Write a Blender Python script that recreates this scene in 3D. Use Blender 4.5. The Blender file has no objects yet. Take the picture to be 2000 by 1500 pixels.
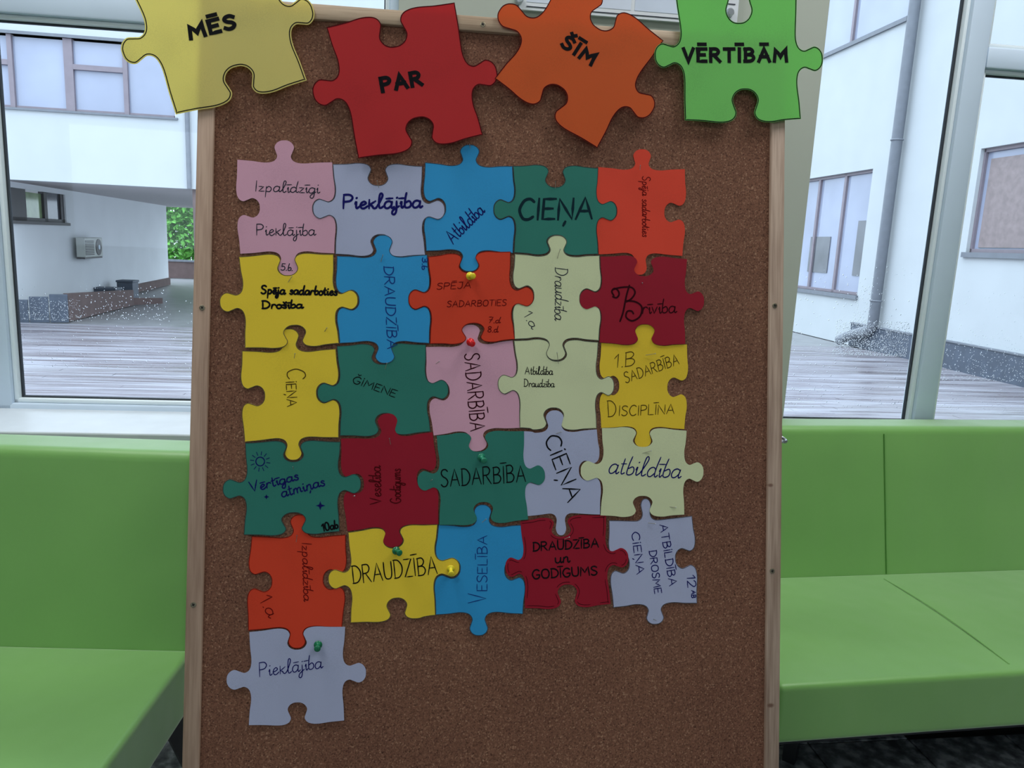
import bpy, bmesh, math, random
import numpy as np
from mathutils import Vector, Matrix
random.seed(7)

# ------------------------------------------------------------------ camera
F = 1480.0; H = 1.32
_u = np.array([366, 8038, 1480.0]); _u /= np.linalg.norm(_u)
_f = np.array([0, 0, -1.0]); _y = _f - _f.dot(_u) * _u; _y /= np.linalg.norm(_y)
_x = np.cross(_y, _u)
R = np.array([_x, _y, _u])
scn = bpy.context.scene
cam = bpy.data.cameras.new('camera'); camo = bpy.data.objects.new('camera', cam)
scn.collection.objects.link(camo)
cam.sensor_fit = 'HORIZONTAL'; cam.sensor_width = 36.0; cam.lens = 36.0 * F / 2000.0
cam.clip_start = 0.05; cam.clip_end = 300
M4 = Matrix([list(R[0]) + [0], list(R[1]) + [0], list(R[2]) + [H], [0, 0, 0, 1]])
camo.matrix_world = M4
scn.camera = camo
# ------------------------------------------------------------------ world: overcast daylight
w = bpy.data.worlds.new('overcast_sky'); scn.world = w; w.use_nodes = True
nt = w.node_tree; bg = nt.nodes['Background']
SKY = 5.7
tc = nt.nodes.new('ShaderNodeTexCoord'); nz = nt.nodes.new('ShaderNodeTexNoise'); nz.inputs['Scale'].default_value = 2.2
nz.inputs['Detail'].default_value = 4
rp = nt.nodes.new('ShaderNodeValToRGB')
rp.color_ramp.elements[0].color = (0.68, 0.82, 1.0, 1); rp.color_ramp.elements[0].position = 0.3
rp.color_ramp.elements[1].color = (0.78, 0.89, 1.0, 1); rp.color_ramp.elements[1].position = 0.65
nt.links.new(tc.outputs['Generated'], nz.inputs['Vector']); nt.links.new(nz.outputs['Fac'], rp.inputs['Fac'])
nt.links.new(rp.outputs['Color'], bg.inputs['Color'])
# standard overcast sky: luminance (1 + 2 sin(elevation)) / 3 of the zenith
sx = nt.nodes.new('ShaderNodeSeparateXYZ'); nt.links.new(tc.outputs['Generated'], sx.inputs[0])
cl = nt.nodes.new('ShaderNodeMath'); cl.operation = 'MAXIMUM'; cl.inputs[1].default_value = 0.0; nt.links.new(sx.outputs['Z'], cl.inputs[0])
ma = nt.nodes.new('ShaderNodeMath'); ma.operation = 'MULTIPLY_ADD'; ma.inputs[1].default_value = SKY * 2 / 3; ma.inputs[2].default_value = SKY / 3
nt.links.new(cl.outputs[0], ma.inputs[0]); nt.links.new(ma.outputs[0], bg.inputs['Strength'])
scn.view_settings.view_transform = 'Standard'; scn.view_settings.look = 'None'
scn.view_settings.gamma = 1.0; scn.view_settings.use_curve_mapping = False
scn.view_settings.exposure = 0.0
CEIL_W = 18.5      # watts of each ceiling panel
# ------------------------------------------------------------------ ray helpers (photo pixels -> real points)
def ray(px, py): return R @ np.array([(px - 1000) / F, (750 - py) / F, -1])
def atz(px, py, z):
    r = ray(px, py); return np.array([0, 0, H]) + r * ((z - H) / r[2])
def aty(px, py, Y):
    r = ray(px, py); return np.array([0, 0, H]) + r * (Y / r[1])
def onplane(px, py, O, n):
    r = ray(px, py); c = np.array([0, 0, H]); t = (np.array(O) - c).dot(n) / r.dot(n); return c + r * t

# ------------------------------------------------------------------ object helpers
C = scn.collection
def srgb(r, g, b):
    f = lambda c: (c / 255 / 12.92) if c / 255 <= 0.04045 else ((c / 255 + 0.055) / 1.055) ** 2.4
    return (f(r), f(g), f(b), 1)
def tag(o, label=None, cat=None, group=None, kind=None):
    if label: o['label'] = label
    if cat: o['category'] = cat
    if group: o['group'] = group
    if kind: o['kind'] = kind
    return o
def empty(name, loc=(0, 0, 0), rz=0, mat=None):
    o = bpy.data.objects.new(name, None); C.objects.link(o); o.empty_display_size = 0.05
    if mat is not None: o.matrix_world = mat
    else: o.location = loc; o.rotation_euler = (0, 0, rz)
    return o
def link(name, me, m, parent=None, mat=None):
    o = bpy.data.objects.new(name, me); C.objects.link(o)
    if m is not None:
        for mm in (m if isinstance(m, list) else [m]): me.materials.append(mm)
    if parent is not None: o.parent = parent
    if mat is not None:
        if parent is None: o.matrix_world = mat
        else: o.matrix_local = mat
    return o
def mesh_from(name, V, Fc, m, parent=None, mat=None, smooth=False):
    me = bpy.data.meshes.new(name); me.from_pydata([tuple(v) for v in V], [], Fc); me.update()
    if smooth: me.polygons.foreach_set('use_smooth', [True] * len(me.polygons))
    return link(name, me, m, parent, mat)
class MB:
    """collects boxes, tubes and lathes as one mesh"""
    def __init__(s): s.bm = bmesh.new()
    def box(s, x0, x1, y0, y1, z0, z1, M=None, bevel=0, seg=2):
        r = bmesh.ops.create_cube(s.bm, size=1.0)['verts']
        for v in r:
            v.co = Vector(((x0 + x1) / 2 + v.co.x * (x1 - x0), (y0 + y1) / 2 + v.co.y * (y1 - y0), (z0 + z1) / 2 + v.co.z * (z1 - z0)))
        vs = r
        if bevel:
            es = list({e for v in r for e in v.link_edges})
            g = bmesh.ops.bevel(s.bm, geom=es, offset=bevel, segments=seg, affect='EDGES', profile=0.5)
            vs = list({v for f in g['faces'] for v in f.verts} | {v for v in r if v.is_valid})
        if M is not None:
            for v in vs: v.co = M @ v.co
        return s
    def tube(s, pts, rad, n=10, cap=True):
        pts = [Vector(p) for p in pts]; rings = []
        for i, p in enumerate(pts):
            a = pts[max(i - 1, 0)]; b = pts[min(i + 1, len(pts) - 1)]
            t = (b - a).normalized(); up = Vector((0, 0, 1)) if abs(t.z) < 0.9 else Vector((1, 0, 0))
            sx = t.cross(up).normalized(); sy = t.cross(sx)
            rr = rad[i] if isinstance(rad, (list, tuple)) else rad
            rings.append([s.bm.verts.new(p + (sx * math.cos(2 * math.pi * k / n) + sy * math.sin(2 * math.pi * k / n)) * rr) for k in range(n)])
        for a, b in zip(rings, rings[1:]):
            for k in range(n): s.bm.faces.new((a[k], a[(k + 1) % n], b[(k + 1) % n], b[k]))
        if cap:
            s.bm.faces.new(rings[0][::-1]); s.bm.faces.new(rings[-1])
        return s
    def torus(s, c, axis, R1, r1, n=18, k=8):
        c = Vector(c); ax = Vector(axis).normalized(); t = ax.orthogonal().normalized(); b = ax.cross(t); rings = []
        for i in range(n):
            a = 2 * math.pi * i / n; d = t * math.cos(a) + b * math.sin(a)
            rings.append([s.bm.verts.new(c + d * (R1 + r1 * math.cos(2 * math.pi * j / k)) + ax * r1 * math.sin(2 * math.pi * j / k)) for j in range(k)])
        for i in range(n):
            A = rings[i]; B = rings[(i + 1) % n]
            for j in range(k): s.bm.faces.new((A[j], A[(j + 1) % k], B[(j + 1) % k], B[j]))
        return s
    def prism(s, pts, ext):
        ext = Vector(ext); A = [s.bm.verts.new(Vector(p)) for p in pts]; B = [s.bm.verts.new(Vector(p) + ext) for p in pts]
        s.bm.faces.new(A[::-1]); s.bm.faces.new(B)
        for i in range(len(A)): s.bm.faces.new((A[i], A[(i + 1) % len(A)], B[(i + 1) % len(A)], B[i]))
        return s
    def build(s, name, m, parent=None, mat=None, smooth=False):
        bmesh.ops.recalc_face_normals(s.bm, faces=s.bm.faces)
        me = bpy.data.meshes.new(name); s.bm.to_mesh(me); s.bm.free()
        if smooth:
            me.polygons.foreach_set('use_smooth', [True] * len(me.polygons))
            try: me.set_sharp_from_angle(angle=math.radians(40))
            except Exception: pass
        return link(name, me, m, parent, mat)

# ------------------------------------------------------------------ materials
def new_mat(name):
    m = bpy.data.materials.new(name); m.use_nodes = True
    return m, m.node_tree, m.node_tree.nodes['Principled BSDF']
def add_noise(nt, scale, detail=3, coord='Object', stretch=None):
    t = nt.nodes.new('ShaderNodeTexCoord'); mp = nt.nodes.new('ShaderNodeMapping'); n = nt.nodes.new('ShaderNodeTexNoise')
    n.inputs['Scale'].default_value = scale; n.inputs['Detail'].default_value = detail
    if stretch: mp.inputs['Scale'].default_value = stretch
    nt.links.new(t.outputs[coord], mp.inputs['Vector']); nt.links.new(mp.outputs['Vector'], n.inputs['Vector'])
    return n
def ramp(nt, src, stops):
    r = nt.nodes.new('ShaderNodeValToRGB'); e = r.color_ramp.elements
    while len(e) < len(stops): e.new(0.5)
    for i, (p, c) in enumerate(stops): e[i].position = p; e[i].color = c
    nt.links.new(src, r.inputs['Fac']); return r
def bump(nt, b, src, strength, dist=0.001):
    bp_ = nt.nodes.new('ShaderNodeBump'); bp_.inputs['Strength'].default_value = strength; bp_.inputs['Distance'].default_value = dist
    nt.links.new(src, bp_.inputs['Height']); nt.links.new(bp_.outputs['Normal'], b.inputs['Normal'])
def shade(c, k): return (c[0] * k, c[1] * k, c[2] * k, 1)
def simple(name, col, rough=0.5, metal=0.0, var=0.06, scale=8.0, bmp=0.0, bscale=None, stretch=None, spec=None):
    m, nt, b = new_mat(name)
    n = add_noise(nt, scale, 4, stretch=stretch)
    r = ramp(nt, n.outputs['Fac'], [(0.3, shade(col, 1 - var)), (0.7, shade(col, 1 + var))])
    nt.links.new(r.outputs['Color'], b.inputs['Base Color'])
    b.inputs['Roughness'].default_value = rough; b.inputs['Metallic'].default_value = metal
    if spec is not None: b.inputs['Specular IOR Level'].default_value = spec
    if bmp:
        n2 = add_noise(nt, bscale or scale * 4, 3, stretch=stretch); bump(nt, b, n2.outputs['Fac'], bmp)
    return m
def paper(name, col, trans=0.35):
    m, nt, b = new_mat(name)
    n = add_noise(nt, 900, 2); n2 = add_noise(nt, 9, 2)
    mx = nt.nodes.new('ShaderNodeMath'); mx.operation = 'ADD'
    nt.links.new(n.outputs['Fac'], mx.inputs[0]); nt.links.new(n2.outputs['Fac'], mx.inputs[1])
    r = ramp(nt, mx.outputs['Value'], [(0.7, shade(col, 0.93)), (1.0, shade(col, 1.05))])
    nt.links.new(r.outputs['Color'], b.inputs['Base Color'])
    b.inputs['Roughness'].default_value = 0.75; b.inputs['Specular IOR Level'].default_value = 0.25
    bump(nt, b, n.outputs['Fac'], 0.15, 0.0002)
    if trans:
        tr = nt.nodes.new('ShaderNodeBsdfTranslucent'); mixs = nt.nodes.new('ShaderNodeMixShader'); mixs.inputs[0].default_value = trans
        nt.links.new(r.outputs['Color'], tr.inputs['Color'])
        out = nt.nodes['Material Output']
        nt.links.new(b.outputs[0], mixs.inputs[1]); nt.links.new(tr.outputs[0], mixs.inputs[2]); nt.links.new(mixs.outputs[0], out.inputs['Surface'])
    return m
def ink(name, col, rough=0.8): return simple(name, col, rough, var=0.12, scale=300, spec=0.08)

PAL = dict(pink=srgb(208, 158, 176), lav=srgb(170, 176, 202), blue=srgb(44, 146, 200), green=srgb(44, 118, 103), orange=srgb(206, 62, 34),
           yellow=srgb(230, 200, 54), cream=srgb(205, 212, 168), crimson=srgb(146, 16, 38), gold=srgb(226, 192, 50), vermil=srgb(214, 66, 44))
PM = {k: paper('paper_' + k, v, 0.08) for k, v in PAL.items()}
BIG = dict(y=paper('paper_big_yellow', srgb(242, 232, 150), 0.55), r=paper('paper_big_red', srgb(208, 54, 56), 0.45),
           o=paper('paper_big_orange', srgb(228, 108, 52), 0.45), g=paper('paper_big_green', srgb(140, 222, 120), 0.45))
INK = dict(black=ink('ink_black', srgb(14, 14, 18)), pen=ink('ink_pen', srgb(42, 44, 56)), navy=ink('ink_navy', srgb(20, 20, 92)),
           blue=ink('ink_blue', srgb(24, 52, 122)), red=ink('ink_red_dark', srgb(104, 16, 14)), wine=ink('ink_wine', srgb(48, 4, 14)),
           teal=ink('ink_teal', srgb(12, 38, 46)), brown=ink('ink_brown', srgb(78, 60, 20)), grey=ink('ink_pencil', srgb(58, 60, 62)), darkred=ink('ink_dark_red', srgb(74, 6, 12)))

def cork_mat():
    m, nt, b = new_mat('cork')
    t = nt.nodes.new('ShaderNodeTexCoord'); v = nt.nodes.new('ShaderNodeTexVoronoi'); v.inputs['Scale'].default_value = 480
    nt.links.new(t.outputs['Object'], v.inputs['Vector'])
    base = ramp(nt, v.outputs['Color'], [(0.0, srgb(88, 58, 46)), (0.35, srgb(114, 79, 62)), (0.75, srgb(129, 91, 72)), (1.0, srgb(164, 129, 104))])
    n = add_noise(nt, 260, 3)
    dk = ramp(nt, n.outputs['Fac'], [(0.30, (0.42, 0.40, 0.40, 1)), (0.42, (1, 1, 1, 1)), (0.66, (1.0, 1.0, 1.0, 1)), (0.74, (1.35, 1.35, 1.3, 1))])
    n2 = add_noise(nt, 5, 3); lg = ramp(nt, n2.outputs['Fac'], [(0.35, (0.92, 0.90, 0.90, 1)), (0.65, (1.06, 1.06, 1.04, 1))])
    m1 = nt.nodes.new('ShaderNodeMix'); m1.data_type = 'RGBA'; m1.blend_type = 'MULTIPLY'; m1.inputs[0].default_value = 1
    m2 = nt.nodes.new('ShaderNodeMix'); m2.data_type = 'RGBA'; m2.blend_type = 'MULTIPLY'; m2.inputs[0].default_value = 1
    nt.links.new(base.outputs['Color'], m1.inputs[6]); nt.links.new(dk.outputs['Color'], m1.inputs[7])
    nt.links.new(m1.outputs[2], m2.inputs[6]); nt.links.new(lg.outputs['Color'], m2.inputs[7]); nt.links.new(m2.outputs[2], b.inputs['Base Color'])
    b.inputs['Roughness'].default_value = 0.9; b.inputs['Specular IOR Level'].default_value = 0.15
    bump(nt, b, n.outputs['Fac'], 0.7, 0.0008)
    return m
def wood_mat(name, c1, c2, knots=()):
    m, nt, b = new_mat(name)
    n = add_noise(nt, 14, 5, stretch=(6, 0.35, 6))
    n2 = add_noise(nt, 90, 3, stretch=(4, 0.12, 4))
    mx = nt.nodes.new('ShaderNodeMath'); mx.operation = 'ADD'; mu = nt.nodes.new('ShaderNodeMath'); mu.operation = 'MULTIPLY'; mu.inputs[1].default_value = 0.5
    nt.links.new(n2.outputs['Fac'], mu.inputs[0]); nt.links.new(n.outputs['Fac'], mx.inputs[0]); nt.links.new(mu.outputs[0], mx.inputs[1])
    r = ramp(nt, mx.outputs['Value'], [(0.55, c1), (0.9, c2)])
    src = r.outputs['Color']
    for (kx, ky, kr) in knots:
        t = nt.nodes.new('ShaderNodeTexCoord'); mp = nt.nodes.new('ShaderNodeMapping'); mp.inputs['Location'].default_value = (-kx, -ky * 1.6, 0); mp.inputs['Scale'].default_value = (1, 1.6, 0)
        ln = nt.nodes.new('ShaderNodeVectorMath'); ln.operation = 'LENGTH'
        nt.links.new(t.outputs['Object'], mp.inputs['Vector']); nt.links.new(mp.outputs['Vector'], ln.inputs[0])
        mr = nt.nodes.new('ShaderNodeMapRange'); mr.inputs['From Min'].default_value = kr * 0.4; mr.inputs['From Max'].default_value = kr
        mr.inputs['To Min'].default_value = 0.8; mr.inputs['To Max'].default_value = 0
        nt.links.new(ln.outputs['Value'], mr.inputs['Value'])
        mm = nt.nodes.new('ShaderNodeMix'); mm.data_type = 'RGBA'; nt.links.new(mr.outputs[0], mm.inputs[0]); nt.links.new(src, mm.inputs[6]); mm.inputs[7].default_value = srgb(96, 58, 38)
        src = mm.outputs[2]
    nt.links.new(src, b.inputs['Base Color']); b.inputs['Roughness'].default_value = 0.55
    bump(nt, b, n2.outputs['Fac'], 0.15, 0.0005)
    return m
def glass_mat():
    m, nt, b = new_mat('window_glass'); nt.nodes.remove(b)
    tr = nt.nodes.new('ShaderNodeBsdfTransparent'); tr.inputs['Color'].default_value = (0.96, 0.985, 0.99, 1)
    gl = nt.nodes.new('ShaderNodeBsdfGlossy'); gl.inputs['Roughness'].default_value = 0.02
    fr = nt.nodes.new('ShaderNodeFresnel'); fr.inputs['IOR'].default_value = 1.35; mx = nt.nodes.new('ShaderNodeMixShader')
    nt.links.new(fr.outputs[0], mx.inputs[0]); nt.links.new(tr.outputs[0], mx.inputs[1]); nt.links.new(gl.outputs[0], mx.inputs[2])
    nt.links.new(mx.outputs[0], nt.nodes['Material Output'].inputs['Surface'])
    return m
def drop_mat():
    m, nt, b = new_mat('rain_water')
    n = add_noise(nt, 50, 2); r = ramp(nt, n.outputs['Fac'], [(0.3, (0.95, 0.97, 1, 1)), (0.7, (1, 1, 1, 1))])
    nt.links.new(r.outputs['Color'], b.inputs['Base Color'])
    b.inputs['Transmission Weight'].default_value = 1.0; b.inputs['IOR'].default_value = 1.33; b.inputs['Roughness'].default_value = 0.02
    return m
MT = dict(
    cork=cork_mat(),
    wood_top=wood_mat('pine_top', srgb(150, 124, 98), srgb(186, 162, 134)),
    wood=wood_mat('pine', srgb(142, 112, 92), srgb(178, 150, 128)),
    backing=simple('backing_board', srgb(206, 200, 176), 0.8),
    steel=simple('steel', srgb(190, 195, 200), 0.28, 1.0),
    brass=simple('screw_steel', srgb(150, 140, 118), 0.35, 1.0),
    slot=simple('screw_recess', srgb(22, 20, 18), 0.8),
    frame=simple('pvc_frame', srgb(200, 216, 232), 0.42, var=0.02),
    bead=simple('pvc_bead', srgb(222, 232, 236), 0.3, var=0.02),
    gasket=simple('rubber_gasket', srgb(40, 46, 52), 0.7),
    wallin=simple('painted_wall', srgb(170, 175, 163), 0.85, var=0.03, scale=2, bmp=0.2, bscale=60),
    ceil=simple('ceiling_paint', srgb(228, 228, 224), 0.9, var=0.02),
    glass=glass_mat(), drop=drop_mat(),
    white=simple('white_render', srgb(182, 186, 189), 0.9, var=0.03, scale=1.2, bmp=0.2, bscale=40),
    grey=simple('grey_sheet', srgb(112, 116, 124), 0.55, var=0.08),
    lav=simple('window_frame_paint', srgb(128, 118, 126), 0.5),
    dark=simple('dark_frame', srgb(62, 58, 62), 0.5),
    brown=simple('brown_stone', srgb(100, 82, 80), 0.8, var=0.15, scale=4),
    plinth=simple('plinth_sheet', srgb(74, 82, 96), 0.5, var=0.15, scale=5),
    soffit=simple('soffit_board', srgb(168, 162, 164), 0.8),
    leafy=simple('leaf_green', srgb(92, 158, 62), 0.6, var=0.45, scale=6),
    paving=simple('wet_paving', srgb(128, 128, 130), 0.4, var=0.14, scale=2.5, bmp=0.3, bscale=20),
    tile=None, black=simple('black_metal', srgb(20, 22, 28), 0.35, var=0.1),
    wpass_lifted=simple('passage_white_lifted', srgb(226, 229, 232), 0.9, var=0.03, scale=1.2),  # lighter copy of the white render, brightens the shaded passage wall by colour
    pane=simple('pane_sky_tint', srgb(150, 156, 176), 0.08, var=0.16, scale=0.5, spec=0.9),  # pale base colour stands in for reflected sky
    pane_dark=simple('dim_pane', srgb(96, 98, 104), 0.08, var=0.3, scale=1.1, spec=0.9),
    cream=simple('wall_panel_print', srgb(214, 218, 222), 0.3, var=0.03),
)
def deck_mat():
    m, nt, b = new_mat('wet_deck_boards')
    n = add_noise(nt, 1.2, 5, stretch=(0.22, 3.2, 1)); n2 = add_noise(nt, 3.0, 4, stretch=(0.3, 6.0, 1))
    mx = nt.nodes.new('ShaderNodeMath'); mx.operation = 'MULTIPLY'
    nt.links.new(n.outputs['Fac'], mx.inputs[0]); nt.links.new(n2.outputs['Fac'], mx.inputs[1])
    r = ramp(nt, mx.outputs['Value'], [(0.10, srgb(92, 80, 78)), (0.22, srgb(122, 116, 122)), (0.36, srgb(150, 149, 157))])
    nt.links.new(r.outputs['Color'], b.inputs['Base Color'])
    rr = ramp(nt, n.outputs['Fac'], [(0.35, (0.18, 0.18, 0.18, 1)), (0.65, (0.5, 0.5, 0.5, 1))]); nt.links.new(rr.outputs['Color'], b.inputs['Roughness'])
    return m
MT['deck'] = deck_mat()
def tile_mat():
    m, nt, b = new_mat('polished_stone')
    n = add_noise(nt, 26, 6); r = ramp(nt, n.outputs['Fac'], [(0.36, srgb(78, 82, 86)), (0.5, srgb(112, 118, 122)), (0.62, srgb(160, 166, 170))])
    nt.links.new(r.outputs['Color'], b.inputs['Base Color']); b.inputs['Roughness'].default_value = 0.22
    bump(nt, b, n.outputs['Fac'], 0.05, 0.001)
    return m
MT['tile'] = tile_mat()
def vinyl_mat():
    m, nt, b = new_mat('green_vinyl')
    n = add_noise(nt, 700, 2); n2 = add_noise(nt, 3, 2)
    r = ramp(nt, n2.outputs['Fac'], [(0.3, srgb(100, 160, 62)), (0.7, srgb(109, 169, 70))])
    nt.links.new(r.outputs['Color'], b.inputs['Base Color']); b.inputs['Roughness'].default_value = 0.5
    b.inputs['Specular IOR Level'].default_value = 1.0; b.inputs['Sheen Weight'].default_value = 0.7; b.inputs['Sheen Roughness'].default_value = 0.5
    b1 = nt.nodes.new('ShaderNodeBump'); b1.inputs['Strength'].default_value = 0.25; b1.inputs['Distance'].default_value = 0.0004
    nt.links.new(n.outputs['Fac'], b1.inputs['Height'])
    n3 = add_noise(nt, 5, 2, stretch=(1, 1, 0.6)); b2 = nt.nodes.new('ShaderNodeBump'); b2.inputs['Strength'].default_value = 0.4; b2.inputs['Distance'].default_value = 0.02
    nt.links.new(n3.outputs['Fac'], b2.inputs['Height']); nt.links.new(b1.outputs['Normal'], b2.inputs['Normal']); nt.links.new(b2.outputs['Normal'], b.inputs['Normal'])
    return m
MT['vinyl'] = vinyl_mat()
MT['seam'] = simple('green_seam', srgb(64, 122, 38), 0.6)

# ------------------------------------------------------------------ the window wall plane
class Pl:
    """vertical plane: s runs along it, t is depth behind it, z up"""
    def __init__(s, O, ang):
        s.O = np.array([O[0], O[1], 0.0]); s.e = np.array([math.cos(ang), math.sin(ang), 0]); s.n = np.array([-math.sin(ang), math.cos(ang), 0]); s.ang = ang
        s.M = Matrix.Translation(Vector(s.O)) @ Matrix.Rotation(ang, 4, 'Z')
    def px(s, x, y, t=0.0):
        p = onplane(x, y, s.O + s.n * t, s.n); return (p - s.O).dot(s.e), p[2]
    def w(s, a, t, z): return s.O + s.e * a + s.n * t + np.array([0, 0, z])
def holes_wall(mb, s0, s1, z0, z1, t0, t1, holes):
    xs = sorted({s0, s1} | {h[0] for h in holes} | {h[1] for h in holes}); xs = [x for x in xs if s0 <= x <= s1]
    for a, b in zip(xs, xs[1:]):
        m = (a + b) / 2; hs = sorted([h for h in holes if h[0] < m < h[1]], key=lambda h: h[2]); z = z0
        for h in hs:
            if h[2] > z + 1e-4: mb.box(a, b, t0, t1, z, h[2])
            z = h[3]
        if z < z1 - 1e-4: mb.box(a, b, t0, t1, z, z1)
    return mb
W = Pl((0.8, 2.24), math.radians(6.5))
sA0 = W.px(24, 785)[0] - .016; zA = W.px(200, 785)[1] - .016
sAB0, sAB1 = W.px(400, 500)[0], W.px(400, 500)[0] + 0.08
sBR = W.px(760, 10)[0]; sP0 = W.px(779, 0)[0]; sP1 = W.px(1621, 0)[0]
sC1 = W.px(1912, 0)[0] + .008; sD0 = W.px(1960, 0)[0]; zC = W.px(1700, 826)[1] - .016
zTA = W.px(0, 31)[1] + .016; zTD0 = W.px(1970, 139)[1] + .012; zTD1 = W.px(1970, 87)[1]
ZT = 3.35; FW = 0.07
L0, L1 = sA0 - 1.3, sP0 ; R0, R1 = sP1, sD0 + 1.25
zSl = W.px(200, 806)[1]; zLb = zSl - 0.03; zRb = zC - 0.05
mb = MB(); holes_wall(mb, -5.45, 4.2, 0, 3.6, 0.0, 0.22, [(L0, L1, zLb, ZT), (R0, R1, zRb, ZT)])
tag(mb.build('wall_back', MT['wallin'], mat=W.M), kind='structure')

def window(name, s0, s1, z0, z1, mull, rails, panes, zdrops):
    """PVC window: outer frame, mullions (list of s ranges), rails (s0,s1,z0,z1), panes (s0,s1,z0,z1)"""
    root = empty(name, mat=W.M); tag(root, kind='structure')
    T0, T1 = 0.03, 0.10
    for (a, b, c, d) in [(s0, s1, z0, panes[0][2]), (s0, s1, z1 - FW, z1)] + [(m[0], m[1], z0, z1) for m in mull] + rails:
        MB().box(a, b, T0, T1, c, d, bevel=0.006).build('window_frame', MT['frame'], root, smooth=True)
    for (a, b, c, d) in panes:
        g = 0.012
        m_ = MB(); 
        for q in ((a, b, c, c + g), (a, b, d - g, d), (a, a + g, c, d), (b - g, b, c, d)): m_.box(q[0], q[1], T0 + 0.012, T1 - 0.02, q[2], q[3], bevel=0.003)
        m_.build('glazing_bead', MT['bead'], root, smooth=True)
        m_ = MB(); k = 0.004
        for q in ((a + g, b - g, c + g, c + g + k), (a + g, b - g, d - g - k, d - g), (a + g, a + g + k, c + g, d - g), (b - g - k, b - g, c + g, d - g)): m_.box(q[0], q[1], T0 + 0.028, T1 - 0.03, q[2], q[3])
        m_.build('gasket', MT['gasket'], root)
        p = MB().box(a + g, b - g, 0.062, 0.066, c + g, d - g).build('pane', MT['glass'], root)
    return root
sLL = sA0 - 0.09
window('window_1', L0, L1, zLb, ZT, [(L0, L0 + FW), (sLL, sA0), (sAB0, sAB1), (sBR, L1)], [(sA0, sAB0, zTA, zTA + 0.085)],
       [(sA0, sAB0, zA, zTA), (sA0, sAB0, zTA + 0.085, ZT - FW), (sAB1, sBR, zA, ZT - FW), (L0 + FW, sLL, zA, ZT - FW)], None)
window('window_2', R0, R1, zRb, ZT, [(sP1, sP1 + 0.006), (sC1, sD0), (R1 - FW, R1)], [(sD0, R1 - FW, zTD0, zTD1)],
       [(sP1 + 0.006, sC1, zC, ZT - FW), (sD0, R1 - FW, zC, zTD0), (sD0, R1 - FW, zTD1, ZT - FW)], None)
# sill under the left window
fs = (Vector(atz(200, 846, zSl)) - Vector(W.O)).dot(Vector(W.n))
MB().box(L0 - 0.03, L1 + 0.03, fs, 0.04, zSl - 0.022, zSl, bevel=0.004).build('trim_1', simple('sill', srgb(206, 214, 220), 0.4), mat=W.M)['kind'] = 'structure'
MB().box(R0 - 0.03, R1 + 0.03, -0.03, 0.04, zRb - 0.025, zRb, bevel=0.006).build('trim_2', MT['frame'], mat=W.M)['kind'] = 'structure'

def drops(name, regions, label):
    V = []; Fc = []
    for (a, b, c, d, n, r0, r1) in regions:
        for _ in range(n):
            s = random.uniform(a, b); z = c + (d - c) * random.random() ** 1.6; r = random.uniform(r0, r1); k = len(V); el = random.uniform(1, 1.5)
            for (rr, tt) in ((1, 0), (0.75, 0.55)):
                for j in range(7):
                    an = 2 * math.pi * j / 7; V.append((s + r * rr * math.cos(an), 0.0664 + r * 0.55 * tt, z + r * rr * el * math.sin(an)))
            V.append((s, 0.0664 + r * 0.4, z))
            for j in range(7):
                Fc.append((k + j, k + (j + 1) % 7, k + 7 + (j + 1) % 7, k + 7 + j)); Fc.append((k + 7 + j, k + 7 + (j + 1) % 7, k + 14))
            Fc.append(tuple(k + j for j in range(6, -1, -1)))
    o = mesh_from(name, V, Fc, MT['drop'], mat=W.M, smooth=True); tag(o, label, 'raindrops', kind='stuff'); return o
zz = W.px(1700, 560)[1]
drops('raindrops', [(sP1 + .03, sC1 - .03, zC + .05, zz + .06, 260, 0.0007, 0.0018), (sD0 + .03, sD0 + .5, zC + .05, zz, 260, 0.0007, 0.0016),
                    (W.px(1648, 700)[0], sC1 - .03, W.px(1700, 700)[1], W.px(1700, 630)[1], 1900, 0.0006, 0.0015),
                    (W.px(1690, 620)[0], W.px(1725, 620)[0], W.px(1700, 660)[1], W.px(1700, 560)[1], 160, 0.0006, 0.0015),
                    (sD0 + .03, sD0 + .5, W.px(1900, 750)[1], W.px(1900, 660)[1], 700, 0.0006, 0.0014)], 'rain droplets clinging to the right window glass above the sofa')
drops('raindrops', [(sA0 + .02, sAB0 - .03, zA + .1, W.px(100, 560)[1], 220, 0.0006, 0.0014), (sA0 + .02, W.px(135, 600)[0], W.px(60, 630)[1], W.px(60, 585)[1], 420, 0.0004, 0.001),
                    (W.px(135, 600)[0], W.px(310, 600)[0], W.px(200, 628)[1], W.px(200, 560)[1], 200, 0.0005, 0.0013)],
      'rain droplets clinging to the left window glass above the sofa')

# ------------------------------------------------------------------ room shell
floor = MB().box(-4.6, 4.9, -5.0, 2.9, -0.12, -0.012).build('floor', simple('floor_grout', srgb(60, 62, 62), 0.8)); tag(floor, kind='structure')
tm = bpy.data.meshes.new('tile'); b_ = MB().box(-0.148, 0.148, -0.148, 0.148, -0.012, 0.0, bevel=0.0015, seg=1).bm; b_.to_mesh(tm); b_.free(); tm.materials.append(MT['tile'])
for i in range(-7, 9):
    for j in range(0, 8):
        x, y = i * 0.3 + 0.07, 0.1 + j * 0.3
        p = Matrix.Rotation(math.radians(8), 4, 'Z') @ Vector((x, y, 0))
        if p.y > 2.55: continue
        if (Vector(W.O) - p).dot(Vector(W.n)) < 0.2: continue
        o = bpy.data.objects.new('tile', tm); C.objects.link(o); o.parent = floor; o.location = p; o.rotation_euler = (0, 0, math.radians(8))
MB().box(-4.6, 4.9, -5.0, 0.03, -0.012, 0.0).build('floor_surface', MT['tile'], floor)
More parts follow.
